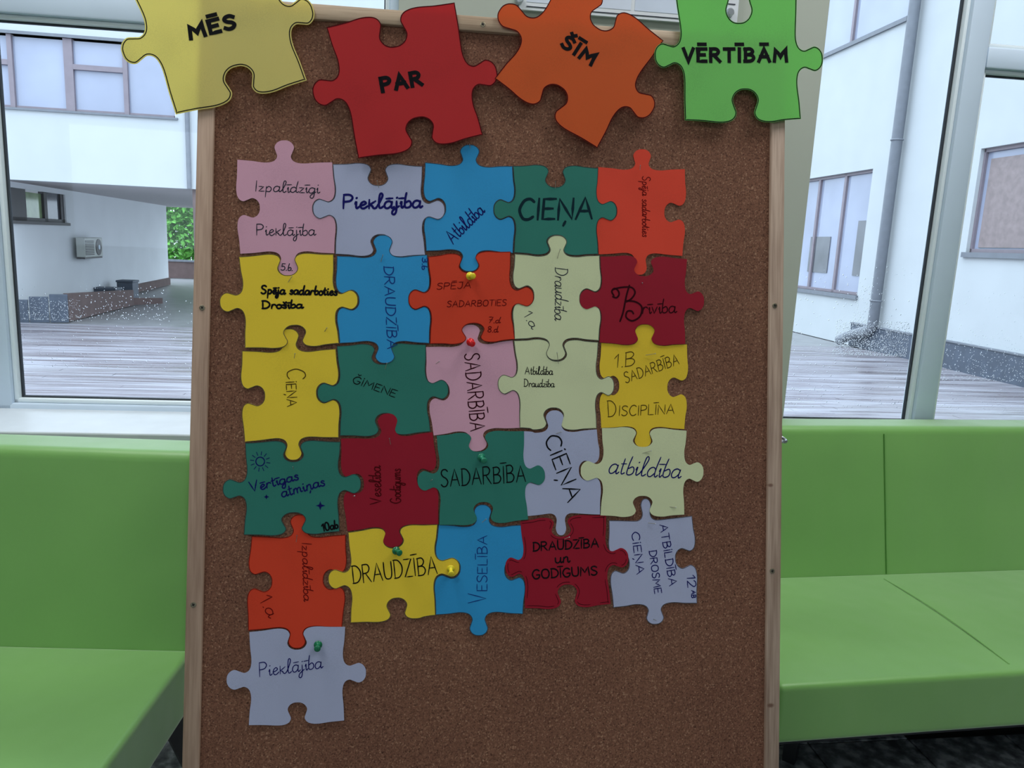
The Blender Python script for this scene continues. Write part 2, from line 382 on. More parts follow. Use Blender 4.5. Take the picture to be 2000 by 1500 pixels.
# side strips of the floor beyond the laid tiles
MB().box(-4.6, -2.3, 0.03, 2.0, -0.012, 0.0).build('floor_surface', MT['tile'], floor)
MB().box(2.8, 4.6, 0.03, 2.2, -0.012, 0.0).build('floor_surface', MT['tile'], floor)
cA, cB = W.w(-5.45, .22, 3.6), W.w(4.2, .22, 3.6)
tag(MB().prism([(-4.7, -5.15, 3.6), (5.0, -5.15, 3.6), tuple(cB), tuple(cA)], (0, 0, .1)).build('ceiling', MT['ceil']), kind='structure')
tag(MB().box(-4.7, -4.6, -5.0, 1.75, 0, 3.6).build('wall_left', MT['wallin']), kind='structure')
tag(MB().box(4.9, 5.0, -5.0, 2.7, 0, 3.6).build('wall_right', MT['wallin']), kind='structure')
mb = MB(); holes_wall(mb, -4.6, 4.9, 0, 3.6, -5.15, -5.0, [(-3.4, -1.2, 1.1, 2.4), (1.0, 3.4, 1.1, 2.4)])
tag(mb.build('wall_front', MT['wallin']), kind='structure')
dif = bpy.data.materials.new('lamp_diffuser'); dif.use_nodes = True
dif.node_tree.nodes['Principled BSDF'].inputs['Emission Color'].default_value = (1, 0.97, 0.92, 1)
dif.node_tree.nodes['Principled BSDF'].inputs['Emission Strength'].default_value = 1.2
for k, (x, y) in enumerate(((-1.35, 1.1), (1.45, 1.3), (-1.6, -1.3), (1.4, -1.3))):  # the pair over the sofas is added to brighten the seats
    t = empty('ceiling_light', (x, y, 3.6)); tag(t, 'rectangular white ceiling light panel ' + ('added above the left sofa to light its seat', 'added above the right sofa to light its seat', 'far left behind the viewer', 'far right behind the viewer')[k], 'ceiling light', 'ceiling panels')
    MB().box(-.61, .61, -.31, .31, -.03, 0, bevel=.004).build('housing', MT['frame'], t)
    MB().box(-.59, .59, -.29, .29, -.034, -.03).build('diffuser', dif, t)
    la = bpy.data.lights.new('panel_light', 'AREA'); la.shape = 'RECTANGLE'; la.size = 1.18; la.size_y = 0.58; la.energy = CEIL_W * (2.3 if k < 2 else .8); la.color = (0.96, 0.98, 1.0)
    lo = bpy.data.objects.new('panel_light', la); C.objects.link(lo); lo.parent = t; lo.location = (0, 0, -0.04)

# acrylic notice holder on the pier, above the board
pa = empty('acrylic_holder', mat=W.M); tag(pa, 'clear acrylic notice holder with paper sheets screwed to the wall above the cork board', 'notice holder')
a0, zz0 = W.px(1012, 24); a1 = W.px(1436, 50)[0]; zl = W.px(1200, 36)[1]; a2 = W.px(1395, 40)[0]
MB().box(a0, a1, -0.012, -0.002, zl, zl + 0.36, bevel=.001).build('back_sheet', MT['cream'], pa)
mb = MB()
for z in (zl + 0.008, zl + .055): mb.box(a0 + .02, a1 - .01, -0.0135, -0.0122, z, z + .0018)
mb.build('printed_line', INK['pen'], pa)
MB().box(a0 + .02, a0 + .3, -0.0128, -0.0121, zl + .02, zl + .34).build('paper_sheet', simple('sheet_paper', srgb(206, 214, 228), .7), pa)
MB().box(a0 + .31, a1 - .03, -0.0128, -0.0121, zl + .02, zl + .34).build('paper_sheet', simple('sheet_paper_b', srgb(196, 206, 222), .7), pa)
for s_, z_ in ((W.px(1013, 3)), (W.px(1421, 28))):
    MB().tube([W_ for W_ in ((s_, -0.002, z_), (s_, -0.022, z_), (s_, -0.025, z_))], [.0105, .0105, .008], 20).build('standoff_stud', MT['steel'], pa, smooth=True)

# ------------------------------------------------------------------ sofas
def rbox(name, x0, x1, y0, y1, z0, z1, m, parent, bev=0.03, sag=0.0, tilt=0.0):
    bm = bmesh.new(); r = bmesh.ops.create_cube(bm, size=1.0)['verts']
    for v in r: v.co = Vector(((x0 + x1) / 2 + v.co.x * (x1 - x0), (y0 + y1) / 2 + v.co.y * (y1 - y0), (z0 + z1) / 2 + v.co.z * (z1 - z0)))
    bmesh.ops.bevel(bm, geom=bm.edges[:], offset=bev, segments=5, affect='EDGES', profile=0.6)
    for k in range(1, 14):
        xx = x0 + (x1 - x0) * k / 14
        bmesh.ops.bisect_plane(bm, geom=bm.verts[:] + bm.edges[:] + bm.faces[:], plane_co=(xx, 0, 0), plane_no=(1, 0, 0))
    for k in range(1, 6):
        yy = y0 + (y1 - y0) * k / 6; bmesh.ops.bisect_plane(bm, geom=bm.verts[:] + bm.edges[:] + bm.faces[:], plane_co=(0, yy, 0), plane_no=(0, 1, 0))
        z_ = z0 + (z1 - z0) * k / 6; bmesh.ops.bisect_plane(bm, geom=bm.verts[:] + bm.edges[:] + bm.faces[:], plane_co=(0, 0, z_), plane_no=(0, 0, 1))
    for v in bm.verts:
        u_ = (v.co.x - x0) / (x1 - x0); q = (v.co.y - y0) / (y1 - y0)
        if sag: v.co.z += sag * math.sin(math.pi * u_) ** .5 * math.sin(math.pi * q) if v.co.z > z1 - bev * 1.1 and 0 < u_ < 1 and 0 < q < 1 else 0
        v.co.y += tilt * (v.co.z - z0)
    me = bpy.data.meshes.new(name); bm.to_mesh(me); bm.free(); me.polygons.foreach_set('use_smooth', [True] * len(me.polygons))
    return link(name, me, m, parent)
def sofa(P, ang, length, depth, seat_z, back_z, sign, label, seams, under=0.24):
    """P: floor point under the seat/back junction at the inner end; sign=+1 extends to the right"""
    t = empty('sofa', (P[0], P[1], 0), ang); tag(t, label, 'sofa', 'green vinyl sofas')
    xa, xb = (0, length) if sign > 0 else (-length, 0)
    rbox('seat', xa, xb, -depth, 0.02, under, seat_z, MT['vinyl'], t, 0.014, 0.010)
    rbox('backrest', xa, xb, 0.0, 0.115, under - .02, back_z, MT['vinyl'], t, 0.024, 0, 0.12)
    MB().box(xa + .03, xb - .03, -depth + .04, .1, under - .03, under).build('base_frame', MT['black'], t)
    for x in (xa + (.26 if sign > 0 else .09), xb - .07):
        for y, dy in ((-depth + .32 if sign > 0 else -depth + .1, -.02), (0.05, .10)):
            MB().tube([(x, y, under - .03), (x + (0.02 if x > (xa + xb) / 2 else -.02), y + dy, 0.0)], [.036, .022], 4).build('leg', MT['black'], t)
    if sign > 0: MB().box(xa + .03, xb - .03, .04, .1, 0.0, under - .03).build('light_blocker', MT['black'], t)  # unseen black panel added to block light and darken the floor below
    for s_ in seams:
        x = s_ * sign
        MB().tube([(x + .035 * (back_z - z) / .43, -.0015 + .12 * (z - under + .02), z) for z in np.linspace(seat_z, back_z - .02, 8)], .0016, 6).build('seam', MT['seam'], t)
        MB().tube([(x + .25 * (q / depth) * 0, -q, seat_z + 0.0125 * math.sin(math.pi * max(0, min(1, (depth - q) / (depth + .02))))) for q in np.linspace(.02, depth - .03, 10)], .0016, 6).build('seam', MT['vinyl'], t)
    xe = xa + .012 if sign > 0 else xb - .012
    pts = [(xe, -q, seat_z - .0075) for q in np.linspace(.02, depth - .03, 8)]
    MB().tube(pts, .0035, 8).build('piping', MT['vinyl'], t)
    return t
sofa((-.672, 1.497), math.radians(2.3), 1.7, 0.66, .42, .85, -1, 'bright green vinyl sofa left of the cork board, nearer the viewer', [], under=.288)
sofa((.515, 1.97), math.radians(10), 2.1, 0.50, .42, .85, 1, 'bright green vinyl sofa right of the cork board, set further back under the window', [.585], under=.28)

# ------------------------------------------------------------------ outdoors
GZ = -0.8
def G(x, y): return atz(x, y, GZ)
g0 = G(12, 630); g1 = G(330, 556)
FL = Pl((g0[0], g0[1] - .1), math.radians(8))          # facade plane of the left wing
UL = Pl((g0[0], g0[1]), math.atan2(g1[1] - g0[1], g1[0] - g0[0]))   # wall of the passage below it
zs = FL.px(12, 350)[1]
wing = empty('school_wing', mat=FL.M); tag(wing, 'white school wing, ribbon windows above an open passage, beyond the left window', 'building')
def fz(x, y): return FL.px(x, y)
sR = fz(340, 150)[0]; zr0 = fz(200, 221)[1]; zr1 = fz(200, 79)[1]
xa = fz(-400, 200)[0]; xr = fz(388, 200)[0]
mb = MB(); holes_wall(mb, xa, xr, zs, zs + 4.4, 0.0, 0.35, [(xa + .5, sR, zr0, zr1)]); mb.build('facade', MT['white'], wing)
MB().box(xr + .002, fz(1150, 200)[0], 0.0, .35, zr1 + .1, zs + 4.4).build('facade', MT['white'], wing)
MB().box(xa + .5, sR + .05, -.04, .3, zr0 - .04, zr0, bevel=0).build('sill', MT['grey'], wing)
MB().box(xa + .5, sR + .05, -.02, .3, zr1, zr1 + .06).build('lintel', MT['grey'], wing)
mull = [fz(20, 150)[0], fz(134, 160)[0], fz(244, 160)[0]]
mull = [mull[0] - 1.25] + mull
edges = mull + [sR]
for i, s_ in enumerate(mull):
    wd = .17 if i == 2 else .09
    MB().box(s_ - wd / 2, s_ + wd / 2, .03, .16, zr0, zr1).build('window_frame', MT['lav'], wing)
    nx = edges[i + 1]
    pn = MB().box(s_ + wd / 2, nx - .04, .10, .12, zr0 + .05, zr1 - .03).build('pane', MT['pane'], wing)
    MB().box(s_ + wd / 2, nx - .04, .06, .13, zr0, zr0 + .05).build('window_frame', MT['lav'], wing)
zm = fz(190, 133)[1]
MB().box(mull[2] + .08, mull[3] - .04, .03, .16, zm - .05, zm + .05).build('window_frame', MT['lav'], wing)
MB().box(mull[0] , mull[1] - .04, .03, .16, zm - .05, zm + .05).build('window_frame', MT['lav'], wing)
pv = fz(369, 300)[0]
MB().tube([(pv, -.05, zs), (pv, -.05, zs + 4.4)], .045, 10).build('downpipe', MT['grey'], wing, smooth=True)
# a square pier keeps the far end of the wing up, hidden by the board
MB().box(fz(374, 400)[0], xr - .02, .1, .6, GZ, zs).build('pier', MT['brown'], wing)
# passage: ceiling and side wall
Mu = FL.M.inverted() @ UL.M
ulen = float(np.linalg.norm(g1 - g0))
MB().box(xa, xr, .35, 15, zs, zs + .25).build('soffit', MT['soffit'], wing)
h0, h1 = UL.px(-60, 500)[0], UL.px(128, 400)[0]
zb0, zb1 = UL.px(60, 432)[1], zs - .12
mb = MB(); holes_wall(mb, -3.0, ulen, GZ + .12, zs, 0.0, 0.3, [(-2.2, h1, zb0, zb1)]); mb.build('passage_wall', MT['wpass_lifted'], wing, Mu)
MB().box(-2.2, h1 + .12, -.05, .2, zb0 - .07, zb0).build('sill', MT['dark'], wing, Mu)
for (a, b, mname) in ((3, 27, 'pane'), (55, 90, 'pane')):
    A = UL.px(a, 400)[0]; B = UL.px(b, 400)[0]
    MB().box(A, B, .1, .12, zb0 + .08, zb1 - .05).build('pane', simple('painted_green_reflection', srgb(138, 160, 120), .08, var=.35, scale=2, spec=.9), wing, Mu)  # reflected greenery is painted into the pane colour
for (a, b) in ((-8, 3), (27, 55), (90, 96), (122, 129)):
    MB().box(UL.px(a, 400)[0], UL.px(b, 400)[0], .04, .16, zb0, zb1).build('window_frame', MT['dark'], wing, Mu)
MB().box(UL.px(96, 400)[0], UL.px(122, 400)[0], .08, .12, zb0, zb1).build('pane', MT['pane_dark'], wing, Mu)
MB().box(UL.px(-8, 400)[0], UL.px(129, 400)[0], .04, .16, zb0, zb0 + .08).build('window_frame', MT['dark'], wing, Mu)
# dark plinth panels
pa0, pa1 = G(14, 631), G(135, 630); PP = Pl((pa0[0], pa0[1]), math.atan2(pa1[1] - pa0[1], pa1[0] - pa0[0])); Mp = FL.M.inverted() @ PP.M
ed = [PP.px(q, 600)[0] for q in (13, 56, 96, 134)]
for a, b, yt in zip(ed, ed[1:], (586, 580, 575)):
    MB().box(a + .01, b - .01, 0, .12, GZ, PP.px(75, yt)[1], bevel=.008).build('plinth_panel', MT['plinth'], wing, Mp)
edges = [UL.px(134, 600)[0]]
MB().box(edges[-1], ulen, -.06, -.0, GZ, UL.px(300, 548)[1]).build('plinth', MT['brown'], wing, Mu)
# air unit on the passage wall
ac = empty('air_conditioner', mat=UL.M); tag(ac, 'small grey air conditioning unit on the white passage wall', 'air conditioner')
A = UL.px(140, 480)[0]; B = UL.px(176, 480)[0]; z0_, z1_ = UL.px(158, 501)[1], UL.px(158, 463)[1]
MB().box(A, B, -.32, -.1, z0_, z1_, bevel=.02).build('casing', simple('ac_casing', srgb(180, 184, 178), .5), ac)
md = (A + B) / 2
for k in range(9): MB().box(A + .02, md - .04, -.335, -.318, z0_ + .06 + k * (z1_ - z0_ - .12) / 9, z0_ + .06 + (k + .55) * (z1_ - z0_ - .12) / 9).build('louvre', MT['dark'], ac)
r_ = min((B - md) / 2, (z1_ - z0_) / 2) * .85
MB().tube([((md + B) / 2, -.318, (z0_ + z1_) / 2), ((md + B) / 2, -.335, (z0_ + z1_) / 2)], r_, 24).build('fan_grille', MT['dark'], ac)
MB().tube([((md + B) / 2, -.335, (z0_ + z1_) / 2), ((md + B) / 2, -.345, (z0_ + z1_) / 2)], r_ * .3, 16).build('fan_hub', MT['frame'], ac)
MB().box(A, B, -.3, -.1, z0_ - .04, z0_).build('bracket', MT['dark'], ac)
# low brown retaining wall and boxes
rw = empty('retaining_wall', (0, 0, 0)); tag(rw, 'low brown stone wall stepping down beside the passage, speckled with rain', 'wall')
q0 = G(136, 628); q1 = G(262, 596); q2 = G(318, 593)
dirv = Vector(q1 - q0).normalized(); nn = Vector((-dirv.y, dirv.x, 0))
MB().prism([Vector(q0), Vector(q1), Vector(q1) + Vector((0, 0, .42)), Vector(q0) + Vector((0, 0, .62))], nn * .1).build('wall_block', MT['brown'], rw)
MB().prism([Vector(q1), Vector(q2), Vector(q2) + Vector((0, 0, .16)), Vector(q1) + Vector((0, 0, .2))], nn * .1).build('wall_block', MT['brown'], rw)
for nm, a, b, yb, hh, lab in (('storage_box', 236, 266, 590, .62, 'dark grey square box standing beside the passage wall'), ('storage_box', 190, 233, 598, .62, 'low dark grey box left of the square box by the passage')):
    p = G((a + b) / 2, yb); wdt = (b - a) / F * p[1]
    kf = 1 + (.9 if a > 230 else 1.25) / p[1]; bx = empty(nm, (p[0] * kf, p[1] * kf, GZ), math.radians(8)); tag(bx, lab, 'box', 'boxes by the passage')
    hz = (aty((a + b) / 2, 547 if a > 230 else 561, p[1] + (.9 if a > 230 else 1.25))[2] - GZ)
    MB().box(-wdt / 2, wdt / 2, -.25, .25, 0, hz - .06, bevel=.01).build('body', MT['plinth'], bx)
    MB().box(-wdt / 2 - .02, wdt / 2 + .02, -.27, .27, hz - .06, hz, bevel=.01).build('lid', MT['plinth'], bx)
# ground
tag(MB().box(-40, 40, 2.9, 60, GZ - .3, GZ - .02).build('courtyard', MT['paving']), kind='structure')
d0 = G(15, 631); d1 = G(1655, 679)
dang = math.atan2(d1[1] - d0[1], d1[0] - d0[0])
dk = empty('deck', (d0[0], d0[1], GZ), dang); tag(dk, 'wet weathered wooden deck in the courtyard outside both windows', 'deck')
r0_ = G(1655, 673); mb = MB(); ny = 86
for k in range(ny):
    x = -8 - random.random() * 2
    yw = d0[1] - k * .145; lim = (r0_[0] - .6 + (r0_[1] - yw) * .13 - d0[0]) / math.cos(dang)
    while x < lim:
        Lb = min(3.2 + random.random() * 1.4, lim - x + .01); dz = random.uniform(-.003, .003)
        mb.box(x, x + Lb - .006, -(k + 1) * .145 + .006, -k * .145, -.02, .02 + dz); x += Lb
bo = mb.build('deck_boards', MT['deck'], dk); bo['kind'] = 'stuff'

# right wing
r0 = G(1655, 673); RA = math.atan2(1, -.13)
RW = Pl((r0[0], r0[1]), RA)     # e points away from the viewer; n points left... outward side is +n
nside = 1 if RW.n[0] < 0 else -1
rwg = empty('school_wing', mat=RW.M); tag(rwg, 'white school wing with a downpipe and windows, seen through the right window', 'building')
s_near = -12; s_far = 12
def ra(x, y): return RW.px(x, y)
wA = (ra(1690, 450)[0], ra(1560, 460)[0] + .6); zA0 = ra(1640, 573)[1]; zA1 = ra(1650, 338)[1]
wB = (-9, ra(1900, 400)[0]); zB0 = ra(1950, 494)[1]; zB1 = ra(1950, 285)[1]
wT = (ra(1775, 20)[0], ra(1560, 20)[0] + 2); zT0 = ra(1700, 66)[1]
ho = [(wA[0], wA[1], zA0, zA1), (wB[0], wB[1], zB0, zB1), (wT[0] , wT[1], zT0, zT0 + 2.2)]
# two holes can overlap in s: split the wall in two bands
mb = MB(); zmid = (zA1 + zT0) / 2
holes_wall(mb, s_near, s_far, GZ, zmid, -.35, 0.0, [ho[0], ho[1]]); holes_wall(mb, s_near, s_far, zmid, zmid + 5, -.35, 0.0, [ho[2]])
mb.build('facade', MT['white'], rwg)
def winset(a, b, z0, z1, n, horiz, extra=None):
    for k in range(n + 1):
        x = a + (b - a) * k / n; MB().box(x - .05, x + .05, -.2, -.08, z0, z1).build('window_frame', MT['lav'], rwg)
    for z in (z0, z1 - .07): MB().box(a, b, -.2, -.08, z, z + .07).build('window_frame', MT['lav'], rwg)
    for k in range(n):
        x0, x1 = a + (b - a) * k / n + .05, a + (b - a) * (k + 1) / n - .05
        MB().box(x0, x1, -.16, -.14, z0 + .07, z1 - .07).build('pane', MT['pane'], rwg)
        if horiz: MB().box(x0, x1, -.19, -.1, z0 + (z1 - z0) * .3 - .04, z0 + (z1 - z0) * .3 + .04).build('window_frame', MT['lav'], rwg)
    MB().box(a - .05, b + .05, -.1, .06, z0 - .1, z0).build('sill', MT['grey'], rwg)
winset(wA[0], wA[1], zA0, zA1, 3, False); winset(wB[0], wB[1], zB0, zB1, 2, False); winset(wT[0], wT[1], zT0, zT0 + 2.2, 3, False)
# darker openable leaves seen inside the lower window
for (a, b, c, d) in ((1662, 1706, 540, 430), (1574, 1612, 532, 462)):
    s1_, s0_ = RW.px(a, 480)[0], RW.px(b, 480)[0]; zl0, zl1 = RW.px((a + b) / 2, c)[1], RW.px((a + b) / 2, d)[1]
    s0_ = max(s0_, wA[0] + .06)
    if s1_ > s0_: MB().box(s0_, s1_, -.135, -.12, zl0, zl1).build('casement', MT['pane_dark'], rwg)
s1_, s0_ = RW.px(1950, 400)[0], wB[0] + .1
MB().box(s0_ + 3, RW.px(1908, 400)[0] - .05, -.137, -.12, zB0 + .1, zB1 - .2).build('casement', simple('brown_blind', srgb(136, 122, 122), .5, var=.15), rwg)
zp = ra(1860, 668)[1]
MB().box(s_near, RW.px(1664, 672)[0], 0.0, .1, GZ, zp, bevel=.01).build('plinth', MT['plinth'], rwg)
MB().box(s_near, RW.px(1664, 672)[0], 0.0, .12, zp, zp + .03).build('flashing', MT['grey'], rwg)
sp = ra(1763, 300)[0]
MB().tube([(sp, .18, 9), (sp, .18, GZ + .62), (sp + .1, .2, GZ + .5), (sp + .7, .3, GZ + .3), (sp + 1.0, .4, GZ + .12)], .12, 14).build('downpipe', MT['grey'], rwg, smooth=True)
for z in (ra(1763, 275)[1], ra(1740, 590)[1]): MB().torus((sp, .18, z), (0, 0, 1), .125, .02).build('pipe_clip', MT['grey'], rwg)

# hedge beyond the passage
def hedge(cx, cy, wx, wy, z0, z1, n):
    V = []; Fc = []
    for _ in range(n):
        x = cx + random.uniform(-wx, wx); y = cy + random.uniform(-wy, wy); z = random.uniform(z0, z1)
        a = Vector((random.gauss(0, 1), random.gauss(0, 1), random.gauss(0, 1))).normalized(); b = a.orthogonal().normalized(); s_ = random.uniform(.1, .22); k = len(V); c = Vector((x, y, z))
        V += [c - a * s_, c + b * s_ * .45, c + a * s_, c - b * s_ * .45]; Fc.append((k, k + 1, k + 2, k + 3))
    return V, Fc
hp = aty(352, 500, 36)
V, Fc = hedge(hp[0] + .5, 37, 4, 1.2, -.2, 4.5, 11000)
hd = empty('hedge', (hp[0], 36.5, GZ)); tag(hd, 'bright green leafy hedge beyond the end of the passage', 'hedge')
V = [(v.x - hp[0], v.y - 36.5, v.z - GZ) for v in V]
ho_ = mesh_from('foliage', V, Fc, MT['leafy'], hd); ho_['kind'] = 'stuff'
for x in (-2.5, -1, .8, 2.4): MB().tube([(x, .5, 0), (x + .1, .5, 3.5)], [.09, .04], 8).build('trunk', MT['brown'], hd)
lw = empty('garden_wall', (hp[0], 33.5, GZ), math.radians(8)); tag(lw, 'low brown wall in front of the hedge at the passage end', 'wall')
MB().box(-3, 4, 0, .3, 0, .72).build('wall_body', MT['brown'], lw); MB().box(-3.05, 4.05, -.04, .34, .72, .8).build('coping', MT['grey'], lw)

# ------------------------------------------------------------------ the cork board
S1 = 1.0 / 1200.7
TLc = R @ (np.array([-607.3, 757.0, -1480.0]) * S1) + np.array([0, 0, H]); TRc = R @ (np.array([532.5, 670, -1480.0]) * S1 * 1.0976) + np.array([0, 0, H])
ex = (TRc - TLc); ex /= np.linalg.norm(ex)
dn = R @ np.array([-0.01588, -0.9997, 0.01826]); ey = -(dn - dn.dot(ex) * ex); ey /= np.linalg.norm(ey); en = np.cross(ex, ey)
BM = Matrix([[ex[0], ey[0], en[0], TLc[0]], [ex[1], ey[1], en[1], TLc[1]], [ex[2], ey[2], en[2], TLc[2]], [0, 0, 0, 1]])
def bp(x, y, z=0.0):
    p = onplane(x, y, TLc + en * z, en) - TLc; return (p.dot(ex), p.dot(ey))
BW = 1.0; BH = 1.5
base = BM @ Vector((.5, -BH, 0))
board = empty('cork_notice_board', mat=BM @ Matrix.Translation((.5, -BH, 0))); tag(board, 'large pine framed cork notice board leaning on an easel between two green sofas', 'notice board')
BL = Matrix.Translation((-.5, BH, 0))      # board coords -> local of the empty
fw = 0.0262; fz_ = 0.006
def bchild(mb, name, m, smooth=False, parent=board):
    o = mb.build(name, m, parent, BL if parent is board else None, smooth); return o
bchild(MB().box(fw - .004, BW - fw + .004, -BH + fw, -fw + .003, -.008, 0), 'cork_panel', MT['cork'])
bchild(MB().box(.003, BW - .003, -BH + .01, -.003, -.0125, -.008), 'backing_board', MT['backing'])
kn = [bp(1502, 947), bp(1502, 1375)]
MT['wood_r'] = wood_mat('pine_knotty', srgb(142, 116, 98), srgb(182, 158, 138), [(kn[0][0], kn[0][1], .0065), (kn[1][0], kn[1][1], .008)])
rl = []
rl.append(bchild(MB().box(0, fw, -BH, -fw, -.008, fz_, bevel=.0025), 'frame_rail', MT['wood'], True))
rl.append(bchild(MB().box(BW - fw, BW, -BH, -fw, -.008, fz_, bevel=.0025), 'frame_rail', MT['wood_r'], True))
Mr = Matrix.Rotation(math.radians(90), 4, 'Z')
for yc in (-fw / 2, -BH + fw / 2):
    o = MB().box(-fw / 2, fw / 2, -BW / 2, BW / 2, -.008, fz_, bevel=.0025).build('frame_rail', MT['wood_top'], board, BL @ Matrix.Translation((BW / 2, yc, 0.0003)) @ Mr, True); rl.append(o)
for (x, y, k) in ((943, 48, 2), (395, 601, 0), (378, 1181, 0), (1513, 597, 1), (1508, 1115, 1)):
    u, v = bp(x, y, fz_)
    Mx = (BL @ Matrix.Translation((BW / 2, -fw / 2, 0.0003)) @ Mr).inverted() @ BL if k == 2 else Matrix.Identity(4)
    q = MB().tube([(u, v, fz_ - .001), (u, v, fz_ + .0008), (u, v, fz_ + .0011)], [.0045, .0045, .0036], 20).build('screw', MT['brass'], rl[k], Mx)
    m_ = MB(); Rz = Matrix.Translation((u, v, 0)) @ Matrix.Rotation(random.uniform(.2, .8), 4, 'Z')
    m_.box(-.0024, .0024, -.0007, .0007, fz_ + .001, fz_ + .0016, M=Rz).box(-.0007, .0007, -.0024, .0024, fz_ + .001, fz_ + .0017, M=Rz); m_.build('screw', MT['slot'], rl[k], Mx)['label'] = 'dark cross recess of the screw'
# easel legs behind and down to the floor
def toboard(P): return (BM.inverted() @ Vector(P))
for x in (.09, BW - .09):
    bt = BM @ Vector((x, -BH + .04, -.03)); tp = BM @ Vector((x, -.05, -.03))
    d = (bt - tp).normalized(); ft = bt + d * (bt.z / -d.z)
    a_ = toboard(tp); b_ = toboard(ft)
    m_ = MB(); m_.tube([a_, b_ - (b_ - a_).normalized() * .02], .02, 4); bchild(m_, 'leg', MT['wood'])
    fb = Vector((tp.x, tp.y, 0)) + Vector((0, .42, 0)); m_ = MB(); m_.tube([toboard(tp + Vector((0, .04, 0))), toboard(fb)], .018, 4); bchild(m_, 'rear_leg', MT['wood'])
# chain with an eye ring at the right edge
cx_, cy_ = bp(1524, 846)
ch = empty('stay_chain', mat=BM @ Matrix.Translation((cx_ + .004, cy_, -.02)) @ Matrix.Scale(1.35, 4)); tag(ch, 'small steel hook and ring behind the right edge of the cork board', 'chain')
MB().tube([(-.03, .012, -.004), (-.012, .012, -.004), (-.002, .010, -.003), (.003, .002, 0), (.005, -.004, 0)], .0026, 10).build('hook', MT['steel'], ch, smooth=True)
MB().torus((.005, -.008, .0), (.35, 1, .5), .0075, .0022).build('ring', MT['steel'], ch, smooth=True)
MB().torus((-.008, -.010, -.004), (.2, .4, 1), .009, .0022).build('ring', MT['steel'], ch, smooth=True)

# ------------------------------------------------------------------ jigsaw shapes
def catmull(P, n=6, closed=False):
    out = []; N = len(P)
    if N < 3: return list(P)
    for i in range(N - 1):
        p0 = P[max(i - 1, 0)]; p1 = P[i]; p2 = P[i + 1]; p3 = P[min(i + 2, N - 1)]
        for k in range(n):
            t = k / n; a = [0, 0]
            for d in (0, 1):
                a[d] = 0.5 * ((2 * p1[d]) + (-p0[d] + p2[d]) * t + (2 * p0[d] - 5 * p1[d] + 4 * p2[d] - p3[d]) * t * t + (-p0[d] + 3 * p1[d] - 3 * p2[d] + p3[d]) * t ** 3)
            out.append(tuple(a))
    out.append(tuple(P[-1])); return out
def side(A, B, tip, b, n):
    """A->B in photo px (y down), tip: extreme point of the tab or notch"""
    A = np.array(A, float); B = np.array(B, float); T = np.array(tip, float)
    d = B - A; Ln = np.linalg.norm(d); d /= Ln; nv = np.array([-d[1], d[0]]); c = (T - A).dot(d); L = (T - A).dot(nv)
    a = abs(L)
    pts = [(0, 0), (c * .3, -.035 * L), (c - 3.0 * n, -.095 * L), (c - 1.95 * n, -.07 * L), (c - 1.3 * n, .03 * L), (c - n, .22 * L), (c - (n + b) * .49, .42 * L), (c - b, .66 * L), (c - .8 * b, .86 * L), (c - .42 * b, .975 * L), (c, L)]
    pts2 = [(2 * c - t, s) for t, s in pts[2:-1]][::-1] + [(c + (Ln - c) * .7, -.035 * L), (Ln, 0)]
    return [tuple(A + d * t + nv * s) for t, s in catmull(pts + pts2, 5)]
def outline(c, tips, b=19, n=13.5, bs=None):
    out = []
    for i in range(4):
        bb = b; nn_ = n
        if bs and i in bs: bb, nn_ = bs[i]
        out += side(c[i], c[(i + 1) % 4], tips[i], bb, nn_)[:-1]
    return out
def zfield(u, v): return 0.0006 + 0.0005 * (1 + math.sin(u * 17 + 1.3) * math.cos(v * 15 + .4)) + .0003 * (1 + math.sin(u * 41 + v * 23))
def zbig(u, v): return 0.0095 + 0.0016 * math.sin(u * 11 + .7) * math.cos(v * 9 + .2)
def sheet(name, poly, z, zf, mat, label, cat, group, th=.0003):
    """poly in board coords; returns the object, its origin sits at the middle of the sheet"""
    cx = sum(p[0] for p in poly) / len(poly); cy = sum(p[1] for p in poly) / len(poly)
    bm = bmesh.new(); vs = [bm.verts.new((p[0], p[1], 0)) for p in poly]; bm.faces.new(vs)
    x0, x1 = min(p[0] for p in poly), max(p[0] for p in poly); y0, y1 = min(p[1] for p in poly), max(p[1] for p in poly); st = .02
    x = x0 + st
    while x < x1: bmesh.ops.bisect_plane(bm, geom=bm.verts[:] + bm.edges[:] + bm.faces[:], plane_co=(x, 0, 0), plane_no=(1, 0, 0)); x += st
    y = y0 + st
    while y < y1: bmesh.ops.bisect_plane(bm, geom=bm.verts[:] + bm.edges[:] + bm.faces[:], plane_co=(0, y, 0), plane_no=(0, 1, 0)); y += st
    bmesh.ops.recalc_face_normals(bm, faces=bm.faces)
    if sum(f.normal.z for f in bm.faces) < 0: bmesh.ops.reverse_faces(bm, faces=bm.faces)
    fr = bm.faces[:]
    ret = bmesh.ops.extrude_face_region(bm, geom=fr)
    nv = [g for g in ret['geom'] if isinstance(g, bmesh.types.BMVert)]; ns = set(nv)
    for v in bm.verts:
        v.co.z = z + zf(v.co.x, v.co.y) + (th if v in ns else 0); v.co.x -= cx; v.co.y -= cy
    bmesh.ops.recalc_face_normals(bm, faces=bm.faces)
    me = bpy.data.meshes.new(name); bm.to_mesh(me); bm.free()
    o = link(name, me, mat, mat=BM @ Matrix.Translation((cx, cy, 0))); tag(o, label, cat, group)
    o['_c'] = (cx, cy); return o
